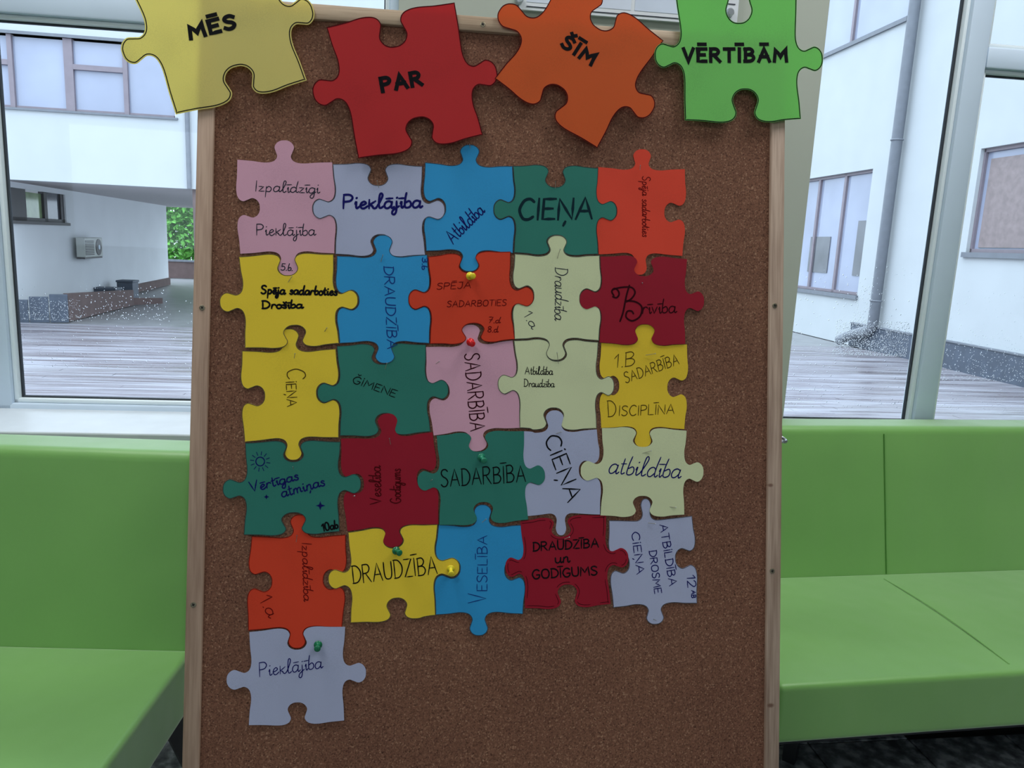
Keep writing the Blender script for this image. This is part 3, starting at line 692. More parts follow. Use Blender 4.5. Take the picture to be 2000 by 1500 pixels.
def ribbons(name, strokes, width, zoff, zf, mat, parent, square=False):
    cx, cy = parent['_c']; V = []; Fc = []
    for st in strokes:
        P = [np.array(p) for p in st]; Q = [P[0]]
        for p in P[1:]:
            if np.linalg.norm(p - Q[-1]) > 1e-5: Q.append(p)
        if len(Q) < 2: continue
        k = len(V); N = len(Q)
        for i, p in enumerate(Q):
            t = Q[min(i + 1, N - 1)] - Q[max(i - 1, 0)]; t = t / (np.linalg.norm(t) + 1e-9); nrm = np.array([-t[1], t[0]])
            q = p
            if i == 0: q = p - t * width * .4
            if i == N - 1: q = p + t * width * .4
            wv = width * (.5 if (0 < i < N - 1 or square) else .32)
            if square:
                if i == 0: q = p - t * width * .5
                elif i == N - 1: q = p + t * width * .5
                else:
                    t1 = p - Q[i - 1]; t1 = t1 / (np.linalg.norm(t1) + 1e-9); wv = width * .5 / max(.42, abs(np.array([-t1[1], t1[0]]).dot(nrm)))
            for sg in (1, -1):
                r = q + nrm * wv * sg; V.append((r[0] - cx, r[1] - cy, zoff + zf(r[0], r[1])))
        for i in range(N - 1): Fc.append((k + 2 * i, k + 2 * i + 1, k + 2 * i + 3, k + 2 * i + 2))
    return mesh_from(name, V, Fc, mat, parent)

# ------------------------------------------------------------------ single stroke lettering
def P_(s): return [tuple(float(q) for q in p.split(',')) for p in s.split()]
GL = {
 'A': (.68, ['0,0 .34,1 .68,0', '.12,.36 .56,.36']), 'B': (.58, ['.04,0 .04,1', '~.0,.98 .34,1 .5,.8 .36,.58 .06,.53', '~.06,.53 .42,.5 .57,.27 .4,.03 0,0']),
 'C': (.6, ['~.6,.86 .42,1 .18,.92 .02,.6 .02,.35 .18,.04 .42,0 .6,.12']), 'D': (.62, ['.05,0 .05,1', '~0,1 .34,.97 .6,.68 .6,.32 .36,.04 0,0']),
 'E': (.5, ['.5,1 0,1 0,0 .5,0', '0,.52 .4,.52']), 'G': (.64, ['~.6,.86 .42,1 .18,.92 .02,.6 .02,.35 .18,.04 .42,0 .6,.18 .62,.42', '.36,.42 .64,.42']),
 'I': (.08, ['.04,0 .04,1']), 'J': (.45, ['~.4,1 .42,.3 .3,.02 .1,0 0,.15', '.05,1 .45,1']), 'L': (.45, ['0,1 0,0 .45,0']), 'M': (.78, ['0,0 .08,1 .39,.35 .7,1 .78,0']),
 'N': (.6, ['0,0 0,1 .6,0 .6,1']), 'O': (.66, ['~.33,1 .1,.88 0,.5 .1,.1 .33,0 .56,.1 .66,.5 .56,.88 .33,1']), 'P': (.52, ['0,0 0,1', '~0,1 .36,.99 .52,.78 .38,.54 0,.48']),
 'R': (.58, ['0,0 0,1', '~0,1 .36,.99 .5,.78 .36,.55 0,.5', '.2,.5 .58,0']), 'S': (.52, ['~.5,.88 .34,1 .12,.96 .03,.78 .14,.6 .38,.46 .5,.26 .38,.04 .16,0 0,.12']),
 'T': (.6, ['0,1 .6,1', '.3,1 .3,0']), 'U': (.56, ['~0,1 0,.4 .08,.08 .28,0 .48,.08 .56,.4 .56,1']), 'V': (.62, ['0,1 .3,0 .62,1']), 'Z': (.56, ['0,1 .56,1 0,0 .56,0']),
 'İ': (.08, ['.04,0 .04,.82', '.02,1.02 .06,1.05']),
 '1': (.25, ['0,.7 .22,1 .2,0']), '2': (.5, ['~0,.8 .12,.98 .36,.98 .46,.75 .3,.4 0,.0', '0,0 .5,0']), '3': (.45, ['~0,.9 .2,1 .42,.85 .36,.6 .14,.54', '~.14,.54 .4,.48 .45,.2 .24,0 0,.1']),
 '5': (.46, ['.44,1 .08,1 .05,.56', '~.05,.56 .28,.62 .45,.4 .4,.1 .16,0 0,.1']), '7': (.46, ['0,1 .46,1 .16,0', '.1,.52 .42,.52']), '8': (.46, ['~.24,.54 .05,.7 .1,.94 .28,1 .43,.85 .36,.64 .1,.4 .02,.2 .12,.03 .3,0 .45,.16 .4,.38 .24,.54']),
 '0': (.5, ['~.25,1 .06,.85 0,.5 .06,.12 .25,0 .44,.12 .5,.5 .44,.85 .25,1']), '.': (.12, ['.03,.0 .08,.02']), ' ': (.36, []),
 'a': (.52, ['~.42,.42 .26,.5 .08,.42 0,.2 .08,.02 .24,.02 .4,.2 .44,.46', '~.44,.46 .41,.14 .46,.0 .58,.1']), 'b': (.4, ['~.1,1.02 .04,.6 .03,.1 .18,0 .36,.1 .38,.32 .26,.46 .05,.34']),
 'd': (.54, ['~.42,.38 .26,.5 .08,.42 0,.2 .08,.02 .24,.02 .4,.2', '~.5,1.05 .42,.5 .42,.1 .5,0 .6,.1']), 'e': (.4, ['~0,.2 .2,.26 .34,.38 .24,.5 .08,.4 .02,.18 .12,0 .28,.02 .44,.16']),
 'g': (.48, ['~.4,.42 .24,.5 .08,.42 0,.2 .08,.02 .24,.02 .4,.2 .43,.46', '~.43,.46 .4,-.2 .3,-.46 .14,-.4 .18,-.18 .52,.12']), 'i': (.2, ['~.0,.3 .06,.46 .06,.1 .12,0 .24,.1', '.06,.7 .09,.73']),
 'j': (.24, ['~.1,.46 .1,-.2 0,-.46 -.14,-.4 -.08,-.16 .26,.12', '.1,.7 .13,.73']), 'k': (.46, ['.04,0 .04,.6', '.4,.5 .06,.24 .26,.14', '~.2,.2 .3,.02 .42,0 .5,.1']),
 'l': (.3, ['~-.04,.1 .12,.45 .26,.88 .2,1.05 .1,.95 .06,.4 .1,.04 .2,0 .32,.1']), 'm': (.7, ['0,0 .04,.46', '~.04,.3 .16,.48 .28,.44 .3,0', '~.3,.3 .42,.48 .56,.44 .58,.06 .7,.06']),
 'n': (.46, ['0,0 .04,.46', '~.04,.3 .18,.48 .32,.44 .34,.06 .42,0 .5,.1']), 'o': (.42, ['~.22,.5 .05,.4 0,.2 .08,.02 .24,0 .38,.14 .38,.38 .22,.5 .3,.4 .5,.42']),
 'p': (.5, ['.06,.5 .04,-.5', '~.05,.28 .2,.5 .38,.42 .42,.2 .3,.02 .1,.04']), 'r': (.34, ['0,0 .04,.46', '~.04,.28 .14,.46 .28,.46 .34,.38']), 's': (.34, ['~.3,.42 .16,.5 .06,.38 .26,.2 .26,.04 .12,0 0,.08']),
 't': (.28, ['~.1,.85 .08,.2 .14,0 .28,.08', '-.02,.56 .26,.58']), 'u': (.5, ['~0,.48 .0,.14 .12,0 .28,.06 .38,.25', '~.4,.48 .38,.14 .44,0 .54,.1']), 'v': (.4, ['0,.46 .16,0 .36,.46']),
 'z': (.38, ['0,.46 .34,.46 0,0 .4,.02']), 'ı': (.14, ['~.0,.3 .06,.46 .06,.1 .12,0 .2,.1']),
}
DIA = {'Š': ('S', 'v'), 'Ā': ('A', 'M'), 'Ē': ('E', 'M'), 'Ī': ('I', 'M'), 'Ņ': ('N', ','), 'Ģ': ('G', 'v'), 'ā': ('a', 'm'), 'ē': ('e', 'm'), 'ī': ('ı', 'm'), 'ņ': ('n', ','), 'š': ('s', 'c')}
def glyph(c):
    if c in DIA:
        b_c, d = DIA[c]; wd, st = GL[b_c]; st = list(st); m = wd / 2
        if d == 'M': st.append('%f,1.2 %f,1.22' % (m - .22, m + .22))
        elif d == 'm': st.append('%f,.68 %f,.7' % (m - .16, m + .2))
        elif d == ',': st.append('%f,-.12 %f,-.3' % (m + .02, m - .05))
        elif d == 'v': st.append('%f,1.35 %f,1.2 %f,1.38' % (m - .12, m, m + .14))
        elif d == 'c': st.append('%f,.8 %f,.64 %f,.82' % (m - .12, m, m + .12))
        return wd, st
    return GL[c]
def write(text, p0, p1, h, slant=0.0, gap=.17, jit=.02, mac=0.0):
    """strokes in photo px along the baseline p0->p1, cap height h px"""
    p0 = np.array(p0, float); p1 = np.array(p1, float); d = p1 - p0; Ln = np.linalg.norm(d); d /= Ln; up = np.array([d[1], -d[0]])
    rnd = random.Random(text + str(p0[0])); x = 0; gl = []
    for c in text:
        wd, st = glyph(c)
        if mac and c in 'ĒĪĀ': st = st[:-1] + ['%f,%f %f,%f' % (wd / 2 - .2, 1 + mac, wd / 2 + .2, 1 + mac)]
        g = gap if (c.isupper() or c.isdigit()) else gap * .55
        gl.append((x, st)); x += wd + g
    tot = x - g; k = Ln / tot; out = []
    for gx, st in gl:
        dy = rnd.uniform(-jit, jit); sc = 1 + rnd.uniform(-jit, jit) * 2
        for s_ in st:
            sm = s_.startswith('~'); pts = P_(s_.lstrip('~'))
            pts = catmull(pts, 5) if sm else catmull_lin(pts)
            out.append([tuple(p0 + d * ((gx + a) * k + slant * b * h) + up * ((b * sc + dy) * h)) for a, b in pts])
    return out
def catmull_lin(pts):
    out = []
    for a, b in zip(pts, pts[1:]):
        for t in (0, .5): out.append((a[0] + (b[0] - a[0]) * t, a[1] + (b[1] - a[1]) * t))
    out.append(pts[-1]); return out

LV = [[0, 1, 0, 1, 0], [3, 2, 3, 2, 3], [0, 1, 0, 1, 0], [3, 2, 3, 2, 3], [0, 1, 0, 1, 0], [2]]
# (row, col, colour, corners TL TR BR BL, tips top right bottom left, label, outline?, overrides, writing)
PZ = [
 (0, 0, 'pink', [(464, 312.5), (649, 318), (653, 495), (470, 496)], [(556, 275), (610, 408), (563, 538), (508, 406)], 'pink puzzle piece handwritten Izpalīdzīgi Pieklājība at the top left', 0, None,
  [('pen', 1.5, [('Izpalīdzīgi', (499, 374), (624, 378), 21, .05), ('Pieklājība', (502, 460), (616, 460), 22, 0), ('5.b.', (549, 528), (572, 529), 13, .1)])]),
 (0, 1, 'lav', [(650, 321.5), (825, 325.5), (831, 499), (655, 497)], [(738, 362.5), (869, 410), (744, 459), (611, 409)], 'pale lavender puzzle piece with thick navy writing Pieklājība in the top row', 1, None,
  [('navy', 3.6, [('Pieklājība', (671, 408), (823, 406), 27, .05)])]),
 (0, 2, 'blue', [(830, 317.5), (1001, 325), (1002, 495), (832, 491)], [(918, 283), (964.5, 410), (916, 531), (870, 407)], 'sky blue puzzle piece with slanted writing Atbildība in the top row', 1, None,
  [('navy', 2.0, [('Atbildība', (885, 477), (947, 414), 27, .05)])]),
 (0, 3, 'green', [(1001.5, 325), (1168, 329), (1168, 497), (1003.6, 494)], [(1084, 366), (1204, 412.5), (1087, 460), (964, 410)], 'dark green puzzle piece with thick marker word CIEŅA in the top row', 1, None,
  [('teal', 4.8, [('CIEŅA', (1013, 430), (1155, 427), 40, .1)])]),
 (0, 4, 'vermil', [(1168, 327), (1337, 331), (1332, 500), (1169, 497)], [(1254, 292), (1297, 415), (1249, 537), (1205, 412)], 'orange red puzzle piece with a thin vertical line of writing, top right', 0, {2: (13, 11), 0: (17, 13)},
  [('red', 1.5, [('Spēja sadarboties', (1254, 345), (1254, 463), 15, .1)])]),
 (1, 0, 'yellow', [(467, 502), (652, 497), (663, 671), (479, 680)], [(563, 538), (699.5, 585), (575.5, 636), (430, 592)], 'yellow puzzle piece with bold black writing Spēja sadarboties Drošība', 1, {2: (21, 14)},
  [('black', 3.0, [('Spēja sadarboties', (511, 574), (659, 577), 16, .05), ('Drošība', (513, 603), (592, 602), 15, 0)])]),
 (1, 1, 'blue', [(658, 500), (834.5, 498), (838.6, 671), (663.6, 671)], [(747.6, 459.5), (798.6, 586), (752, 710), (701, 586)], 'sky blue puzzle piece with vertical pen word DRAUDZĪBA in the second row', 1, None,
  [('blue', 1.7, [('DRAUDZĪBA', (750, 521), (757, 681), 19, .1), ('3.b', (825, 504), (824, 527), 10, 0)])]),
 (1, 2, 'orange', [(836, 502), (997, 492), (1005, 663), (839.6, 672)], [(916.7, 532.5), (1042, 579), (923, 632), (798, 586)], 'orange puzzle piece handwritten SPĒJA SADARBOTIES in the middle of the second row', 1, {2: (21, 14)},
  [('red', 1.4, [('SPĒJA', (853, 566), (919, 563), 12, .2), ('SADARBOTIES', (873, 600), (988, 597), 11.5, .15), ('7.d', (953, 631), (976, 631), 11, .2), ('8.d', (952, 649), (972, 649), 11, .1)])]),
 (1, 3, 'cream', [(1005, 496), (1170.6, 499), (1169, 665.7), (1004, 663)], [(1088, 460), (1132, 583.6), (1085, 704), (1042, 578)], 'cream puzzle piece with vertical writing Draudzība and 1.a in the second row', 1, None,
  [('pen', 1.4, [('Draudzība', (1084, 523), (1083, 625), 24, .12), ('1.a', (1021, 615), (1038, 643), 18, 0)])]),
 (1, 4, 'crimson', [(1172, 502), (1340.6, 506.6), (1337, 672), (1170, 669)], [(1256, 540), (1374, 589), (1258.6, 633.5), (1132, 585)], 'dark crimson puzzle piece with curly lettering Brīvība, right end of second row', 0, None,
  [('wine', 2.0, [('rīvība', (1254, 613), (1319, 611), 26, .05)]), ('wine', 3.0, 'BIGB')]),
 (2, 0, 'yellow', [(473, 685), (656.6, 681), (662, 855), (478, 863.6)], [(565, 642), (619, 768), (574, 899), (517, 772.6)], 'yellow puzzle piece with vertical word Cieņa at the left of the third row', 1, {2: (17, 12)},
  [('brown', 1.6, [('C', (562, 721), (562, 740), 36, 0), ('İEŅA', (559, 746), (562, 794), 19, 0)])]),
 (2, 1, 'green', [(658, 676), (832, 673), (841, 843), (664, 851)], [(746, 711), (876, 760), (752, 807.6), (620, 768)], 'dark green puzzle piece with small sloping word ĢIMENE in the third row', 1, None,
  [('black', 1.5, [('ĢİMENE', (688, 747), (771, 776), 14, .1)])]),
 (2, 2, 'pink', [(832, 678), (1001, 665), (1014.6, 835.6), (847, 850.5)], [(917, 634.6), (974, 752), (932.6, 881), (878, 762)], 'pink puzzle piece with tall vertical word SADARBĪBA in the centre of the sheet', 0, None,
  [('wine', 2.0, [('SADARBĪBA', (907, 692), (919, 842), 29, 0)])]),
 (2, 3, 'cream', [(1003, 665), (1168, 668), (1165, 837), (1014.6, 835.6)], [(1086.6, 705), (1199, 754), (1081, 797), (972, 751.6)], 'cream puzzle piece with two small lines Atbildība Draudzība in the third row', 1, None,
  [('black', 1.3, [('Atbildība', (1025, 731), (1079, 732), 15, 0), ('Draudzība', (1023, 755), (1082, 756), 14, 0)])]),
 (2, 4, 'gold', [(1174, 670), (1341, 673), (1336, 838), (1174, 835.6)], [(1259.5, 634), (1303, 756), (1255, 873.4), (1209, 753)], 'golden yellow puzzle piece with 1.B SADARBĪBA and DISCIPLĪNA', 0, {2: (16, 12)},
  [('brown', 1.5, [('1.B', (1199, 719), (1239, 713), 26, .2), ('SADARBĪBA', (1222, 748), (1326, 711), 20, .1), ('D', (1187, 814), (1203, 813), 30, 0), ('ISCIPLĪNA', (1208, 812), (1316, 808), 19, .1)])]),
 (3, 0, 'green', [(479.6, 865), (665.6, 862.6), (663.6, 1037.6), (477, 1044)], [(574, 901), (705.6, 944.6), (573.5, 1001), (436, 954.4)], 'dark green puzzle piece with a drawn sun and the words Vērtīgas atmiņas', 1, {2: (23, 15)},
  [('navy', 2.2, [('Vērtīgas', (491, 961), (585, 936), 19, .05), ('atmiņas', (552, 971), (636, 947), 20, .05)]), ('black', 2.6, [('10ab', (631, 1037), (661, 1031), 15, 0)]), ('navy', 1.7, 'SUN')]),
 (3, 1, 'crimson', [(666.5, 856.4), (845, 844), (856, 1023), (679, 1037)], [(756, 807.6), (814, 934.7), (768.6, 1068), (711, 943)], 'dark crimson puzzle piece with faint upright words Veselība Godīgums in the fourth row', 0, None,
  [('darkred', 1.7, [('Veselība', (745, 984), (743, 910), 22, 0), ('Godīgums', (783, 982), (782, 915), 20, 0)])]),
 (3, 2, 'green', [(853, 851), (1023, 842), (1031, 1014), (858, 1024.6)], [(935, 882), (1063.6, 927), (942.7, 980), (815.6, 939)], 'dark green puzzle piece with bold black word SADARBĪBA in the fourth row', 0, None,
  [('black', 2.1, [('SADARBĪBA', (862, 950), (1026, 940), 32, .02)])]),
 (3, 3, 'lav', [(1018, 842), (1165, 838.6), (1171, 1004.4), (1030.5, 1007.5)], [(1082.4, 801.5), (1130, 919), (1095.6, 1045), (1064, 927)], 'pale lavender puzzle piece with slanting vertical marker word CIEŅA in the fourth row', 0, {2: (10, 8), 0: (17, 13)},
  [('black', 2.6, [('CİEŅA', (1063, 857), (1108, 981), 30, -.05)])]),
 (3, 4, 'cream', [(1175, 836), (1340, 841), (1335, 1004.4), (1172, 1006)], [(1254, 872.7), (1372.7, 922), (1254, 968), (1133.4, 919)], 'cream puzzle piece with flowing blue word atbildība', 0, None,
  [('navy', 2.0, [('atbildība', (1187, 924), (1326, 934), 36, .22)])]),
 (4, 0, 'orange', [(492, 1047), (675.4, 1044), (668.4, 1224.6), (485, 1231)], [(585.8, 1004.8), (632, 1131), (580.7, 1265.5), (531, 1136.4)], 'orange puzzle piece with vertical writing Izpalīdzība and 1.a', 1, {2: (17, 13)},
  [('red', 1.5, [('Izpalīdzība', (590, 1060), (594, 1173), 18, .12), ('1.a', (506, 1171), (526, 1206), 26, 0)])]),
 (4, 1, 'yellow', [(679.6, 1039), (855, 1023), (850.7, 1201), (684.6, 1216)], [(770, 1069), (897.8, 1108), (774, 1168), (641, 1131)], 'yellow puzzle piece with large black word DRAUDZĪBA in the bottom row', 1, None,
  [('black', 2.0, [('DRAUDZĪBA', (690, 1139), (854, 1119), 34, .02)])]),
 (4, 2, 'blue', [(856, 1024), (1025, 1024.6), (1021, 1199), (850.7, 1200.7)], [(942.7, 985), (986, 1113), (935, 1241), (898.4, 1110)], 'sky blue puzzle piece with upward word VESELĪBA in the fifth row', 1, {0: (17, 13), 2: (18, 13)},
  [('blue', 1.5, [('V', (950, 1177), (950, 1159), 36, 0), ('ESELĪBA', (951, 1153), (951, 1046), 19, 0)])]),
 (4, 3, 'crimson', [(1016, 1018), (1183, 1005), (1192, 1179), (1025, 1187)], [(1097, 1048), (1226.4, 1088), (1107, 1141), (987, 1108)], 'dark crimson puzzle piece with black words DRAUDZĪBA un GODĪGUMS', 2, None,
  [('black', 2.5, [('DRAUDZĪBA', (1041, 1076), (1168, 1068), 17, .05), ('un', (1085, 1099), (1112, 1097), 21, 0), ('GODĪGUMS', (1040, 1130), (1166, 1122), 17, 0)])]),
 (4, 4, 'lav', [(1188.6, 1016), (1351, 1007.5), (1361, 1178), (1197.5, 1186.4)], [(1260, 973.4), (1319, 1091), (1279.7, 1219), (1228, 1099)], 'pale lavender puzzle piece with vertical words CIEŅA DROSME ATBILDĪBA and 12 AB', 1, {0: (10, 8), 2: (17, 13)},
  [('navy', 1.7, [('CİEŅA', (1233, 1040), (1243, 1121), 15, 0), ('DROSME', (1267, 1076), (1278, 1159), 14, 0), ('ATBİLDĪBA', (1288, 1025), (1307, 1144), 15, 0), ('12', (1341, 1124), (1343, 1147), 16, 0), ('AB', (1350, 1153), (1350, 1167), 8, 0)])]),
 (5, 0, 'lav', [(487.7, 1233.7), (674.5, 1223.3), (672.5, 1405.7), (486.8, 1414.7)], [(581.5, 1267.7), (715, 1313), (580.7, 1370.5), (443.5, 1326.7)], 'pale lavender puzzle piece with cursive Pieklājība alone below the grid', 0, None,
  [('navy', 1.5, [('Pieklājība', (508, 1321), (630, 1303), 26, .12)])]),
]
def circ(cx, cy, r, n=20): return [(cx + r * math.cos(2 * math.pi * k / n), cy + r * math.sin(2 * math.pi * k / n)) for k in range(n + 1)]
def special(kind):
    if kind == 'SUN':
        st = [circ(509, 901, 8.5)]
        for k in range(12):
            a = 2 * math.pi * k / 12 + .15; st.append([(509 + 13 * math.cos(a), 901 + 13 * math.sin(a)), (509 + 19 * math.cos(a), 901 + 19 * math.sin(a))])
        for cx, cy, r in ((521, 970, 5), (626, 987, 10)):
            for s in (.15, .45, .8):
                st.append([(cx + r * (s * .28 if k % 2 else s) * math.cos(math.pi * k / 4), cy + r * (s * .28 if k % 2 else s) * math.sin(math.pi * k / 4)) for k in range(9)])
        return st
    if kind == 'BIGB':
        return [catmull([(1228, 558), (1222, 580), (1216, 610), (1210, 628)], 6),
                catmull([(1196, 580), (1203, 582), (1208, 576), (1206, 568), (1199, 564), (1194, 570), (1198, 578)], 5),
                catmull([(1196, 566), (1212, 562), (1232, 562), (1239, 572), (1232, 584), (1222, 590)], 6),
                catmull([(1222, 588), (1240, 590), (1252, 600), (1249, 618), (1234, 627), (1222, 620), (1224, 609), (1232, 608), (1236, 613)], 6)]
def inset(poly, dd):
    N = len(poly); out = []
    ar = sum(poly[i][0] * poly[(i + 1) % N][1] - poly[(i + 1) % N][0] * poly[i][1] for i in range(N)); sg = 1 if ar > 0 else -1
    for i in range(N):
        a = np.array(poly[i - 1]); b = np.array(poly[(i + 1) % N]); t = b - a; t = t / (np.linalg.norm(t) + 1e-9)
        out.append(tuple(np.array(poly[i]) + np.array([-t[1], t[0]]) * dd * sg))
    return out
PXM = 1.28 / F     # metres per photo pixel on the board
for (r, c, col, cor, tips, lab, ol, bs, wr) in PZ:
    z = LV[r][c] * .0005
    pp = outline(cor, tips, bs=bs); poly = [bp(*q) for q in pp]
    o = sheet('puzzle_piece', poly, z, zfield, PM[col], lab, 'puzzle piece', 'small paper puzzle pieces')
    if ol:
        ins = inset(poly, (.0006 if ol == 1 else .004)); ins.append(ins[0])
        if ol == 2:
            N = len(ins); segs = [ins[i:i + 15] for i in range(0, N - 2, 19)]
        else: segs = [ins]
        ribbons('pencil_outline', segs, .0009, z + .00042, zfield, INK['wine'] if col == 'crimson' else (INK['red'] if col == 'orange' else INK['grey']), o)
    allink = {}
    for (ik, wpx, items) in wr:
        for it in ([items] if isinstance(items, str) else items):
            st = special(it) if isinstance(it, str) else write(*it)
            st = [[bp(*q) for q in s] for s in st]
            ribbons('drawing' if it == 'SUN' else 'handwriting', st, wpx * 1.2 * PXM, z + .0005, zfield, INK[ik], o)

# big title pieces
def title(col, cor, tips, label, lvl, inkm, text, p0, p1, cap, b, n, ins_, bs=None):
    poly = [bp(*q) for q in outline(cor, tips, b, n, bs)]
    z = lvl * .0012
    o = sheet('title_piece', poly, z, zbig, BIG[col], label, 'puzzle piece', 'large title puzzle pieces')
    li = inset(poly, ins_); li.append(li[0])
    ribbons('printed_outline', [li], .0016, z + .0005, zbig, inkm, o)
    P0 = np.array(p0, float); P1 = np.array(p1, float); d = P1 - P0; d /= np.linalg.norm(d); up = np.array([d[1], -d[0]])
    wd = cap * .235
    a = P0 + d * wd * .5 + up * wd * .5; b_ = P1 - d * wd * .5 + up * wd * .5
    st = write(text, a, b_, cap - wd, 0, .32, 0, .38)
    ribbons('printed_word', [[bp(*q) for q in s_] for s_ in st], wd * PXM, z + .0006, zbig, INK['black'], o, True)
    return o
title('y', [(247, -43), (519, -108), (601, 162), (347, 228)], [(400, -22), (614, 23), (464, 136), (243, 111)], 'large pale yellow title puzzle piece with printed word MĒS at the top left', 0, INK['black'], 'MĒS', (374, 86), (468, 63), 32, 27, 20, .0028)
title('r', [(639, 59), (887.5, 10), (942, 267), (700.6, 313)], [(772.5, 95), (969.5, 143), (816, 234), (613, 190)], 'large red title puzzle piece with printed word PAR', 0, INK['darkred'], 'PAR', (745, 187), (828, 172), 32.5, 26, 19, .0008)
title('o', [(1103, -48), (1292, 85), (1164, 293), (965, 158)], [(1163, 60), (1271, 222), (1093, 176), (975, 24)], 'large orange title puzzle piece tilted clockwise with printed word ŠĪM', 0.6, INK['darkred'], 'ŠĪM', (1089, 97), (1152, 137), 30, 25, 18, .0008)
title('g', [(1313, -17), (1550, -20), (1558, 237), (1333, 240)], [(1438.5, 50), (1600.5, 120), (1450, 180), (1274, 116)], 'large light green title puzzle piece with printed word VĒRTĪBĀM', 1.9, INK['black'], 'VĒRTĪBĀM', (1327, 129), (1534, 128), 31, 24, 17, .0014)

# ------------------------------------------------------------------ push pins
def pinm(name, c): 
    m = simple(name, c, .25, var=.03); m.node_tree.nodes['Principled BSDF'].inputs['Subsurface Weight'].default_value = 0.0; return m
PC = dict(yellow=pinm('pin_yellow', srgb(228, 208, 40)), red=pinm('pin_red', srgb(214, 20, 24)), green=pinm('pin_green', srgb(14, 108, 70)), teal=pinm('pin_teal', srgb(34, 128, 96)))
def lathe(prof, n=22):
    V = []; Fc = []
    for r, z in prof:
        for k in range(n): V.append((r * math.cos(2 * math.pi * k / n), r * math.sin(2 * math.pi * k / n), z))
    for i in range(len(prof) - 1):
        for k in range(n): Fc.append((i * n + k, i * n + (k + 1) % n, (i + 1) * n + (k + 1) % n, (i + 1) * n + k))
    Fc.append(tuple(range(n))[::-1]); Fc.append(tuple((len(prof) - 1) * n + k for k in range(n)))
    return V, Fc
PV, PF = lathe([(.0, .0), (.0046, .0), (.0054, .0006), (.0056, .0014), (.0050, .0021), (.0030, .0029), (.0025, .0045), (.0025, .0085), (.0034, .0110), (.0042, .0124), (.0043, .0134), (.0036, .0141), (.0012, .0144)])
for (x, y, dx, dy, pc, lab) in ((917, 540, 1, .5, 'yellow', 'yellow push pin in the orange piece under the sky blue tab'), (918, 668, .6, 1, 'red', 'red push pin in the top of the pink piece marked SADARBĪBA'),
        (939, 892, 1, 1.2, 'teal', 'translucent green push pin above the word SADARBĪBA on dark green'), (773, 1074, 1.6, .3, 'green', 'dark green push pin at the top of the yellow DRAUDZĪBA piece'),
        (880, 1109, .1, 1.3, 'yellow', 'yellow push pin in the right tab of the yellow DRAUDZĪBA piece'), (622, 1257, .2, .4, 'green', 'dark green push pin in the lavender piece below the grid')):
    u_, v_ = bp(x, y); ax = Vector((dx * .28, -dy * .28, 1)).normalized(); q = Vector((0, 0, 1)).rotation_difference(ax).to_matrix().to_4x4()
    pn = empty('push_pin', mat=BM @ Matrix.Translation((u_, v_, .0042)) @ q @ Matrix.Scale(1.22, 4)); tag(pn, lab, 'push pin', 'plastic push pins')
    mesh_from('pin_head', PV, PF, PC[pc], pn, smooth=True)
    MB().tube([(0, 0, -.006), (0, 0, .0004)], [.0002, .0005], 8).build('needle', MT['steel'], pn)
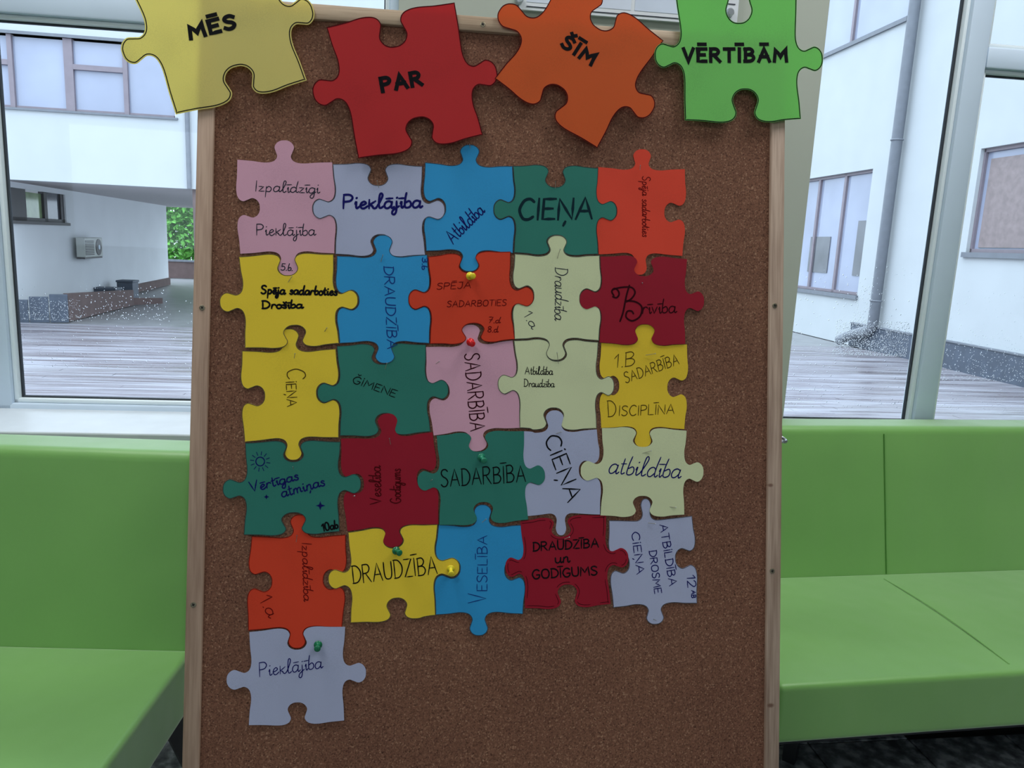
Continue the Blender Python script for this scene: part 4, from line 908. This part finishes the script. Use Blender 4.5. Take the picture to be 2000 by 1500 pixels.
# thin steel pins: two photo points (head, tip)
SP = [((737, 355), (740, 368), 'through the top notch edge of the lavender Pieklājība piece'), ((748, 499), (744, 512), 'in the sky blue DRAUDZĪBA piece below its top tab'), ((571, 541), (563, 552), 'under the pink tab on the yellow Drošība piece'),
 ((639, 641), (634, 648), 'at the lower right of the yellow Drošība piece'), ((577, 691), (575, 700), 'at the top of the yellow Cieņa piece'), ((756, 709), (752, 721), 'at the bottom tab of the sky blue DRAUDZĪBA piece'),
 ((1093, 488), (1088, 505), 'at the top of the cream Draudzība 1.a piece'), ((1087, 689), (1090, 711), 'across the notch of the cream Atbildība Draudzība piece'), ((858, 706), (851, 711), 'at the upper left of the pink SADARBĪBA piece'),
 ((1096, 843), (1084, 847), 'above the word CIEŅA on the lavender piece'), ((1278, 691), (1260, 694), 'at the top of the golden yellow DISCIPLĪNA piece'), ((1270, 880), (1253, 885), 'above the word atbildība on the cream piece'),
 ((1318, 990), (1302, 989), 'at the lower right of the cream atbildība piece'), ((1278, 1022), (1265, 1021), 'at the top of the lavender 12 AB piece'), ((1275, 1208), (1281, 1211), 'in the bottom tab of the lavender 12 AB piece'),
 ((1111, 1048), (1102, 1052), 'above the word DRAUDZĪBA on the crimson piece'), ((949, 1013), (941, 1020), 'at the top of the sky blue VESELĪBA piece'), ((761, 856), (763, 868), 'at the top of the crimson Veselība piece'),
 ((573, 911), (574, 917), 'below the notch of the dark green piece with the sun'), ((693, 968), (690, 969), 'at the left edge of the crimson Veselība piece'), ((581, 1045), (579, 1058), 'at the top of the orange Izpalīdzība piece'),
 ((844, 936), (841, 939), 'in the left tab of the dark green SADARBĪBA piece'), ((1249, 325), (1249, 333), 'at the top of the orange red corner piece'), ((1084, 357), (1084, 369), 'through the top notch edge of the dark green CIEŅA piece'), ((1253, 553), (1254, 557), 'at the top of the crimson Brīvība piece'),
 ((917, 284), (918, 290), 'in the top tab of the sky blue Atbildība piece')]
MT['pinsteel'] = simple('pin_steel', srgb(150, 146, 130), .4, .7)
for a, b, lab in SP:
    A = bp(*a); B = bp(*b); L = math.hypot(B[0] - A[0], B[1] - A[1]); an = math.atan2(B[1] - A[1], B[0] - A[0])
    pn = empty('straight_pin', mat=BM @ Matrix.Translation((A[0], A[1], .0035)) @ Matrix.Rotation(an, 4, 'Z')); tag(pn, 'thin steel pin ' + lab, 'pin', 'thin steel pins')
    MB().tube([(0, 0, .0014), (L, 0, -.0006)], .00042, 8).build('shaft', MT['pinsteel'], pn, smooth=True)
    MB().tube([(-.0006, 0, .0016), (.0004, 0, .0015)], [.0009, .0009], 10).build('head', MT['steel'], pn, smooth=True)
for o in list(bpy.data.objects):
    if '_c' in o: del o['_c']
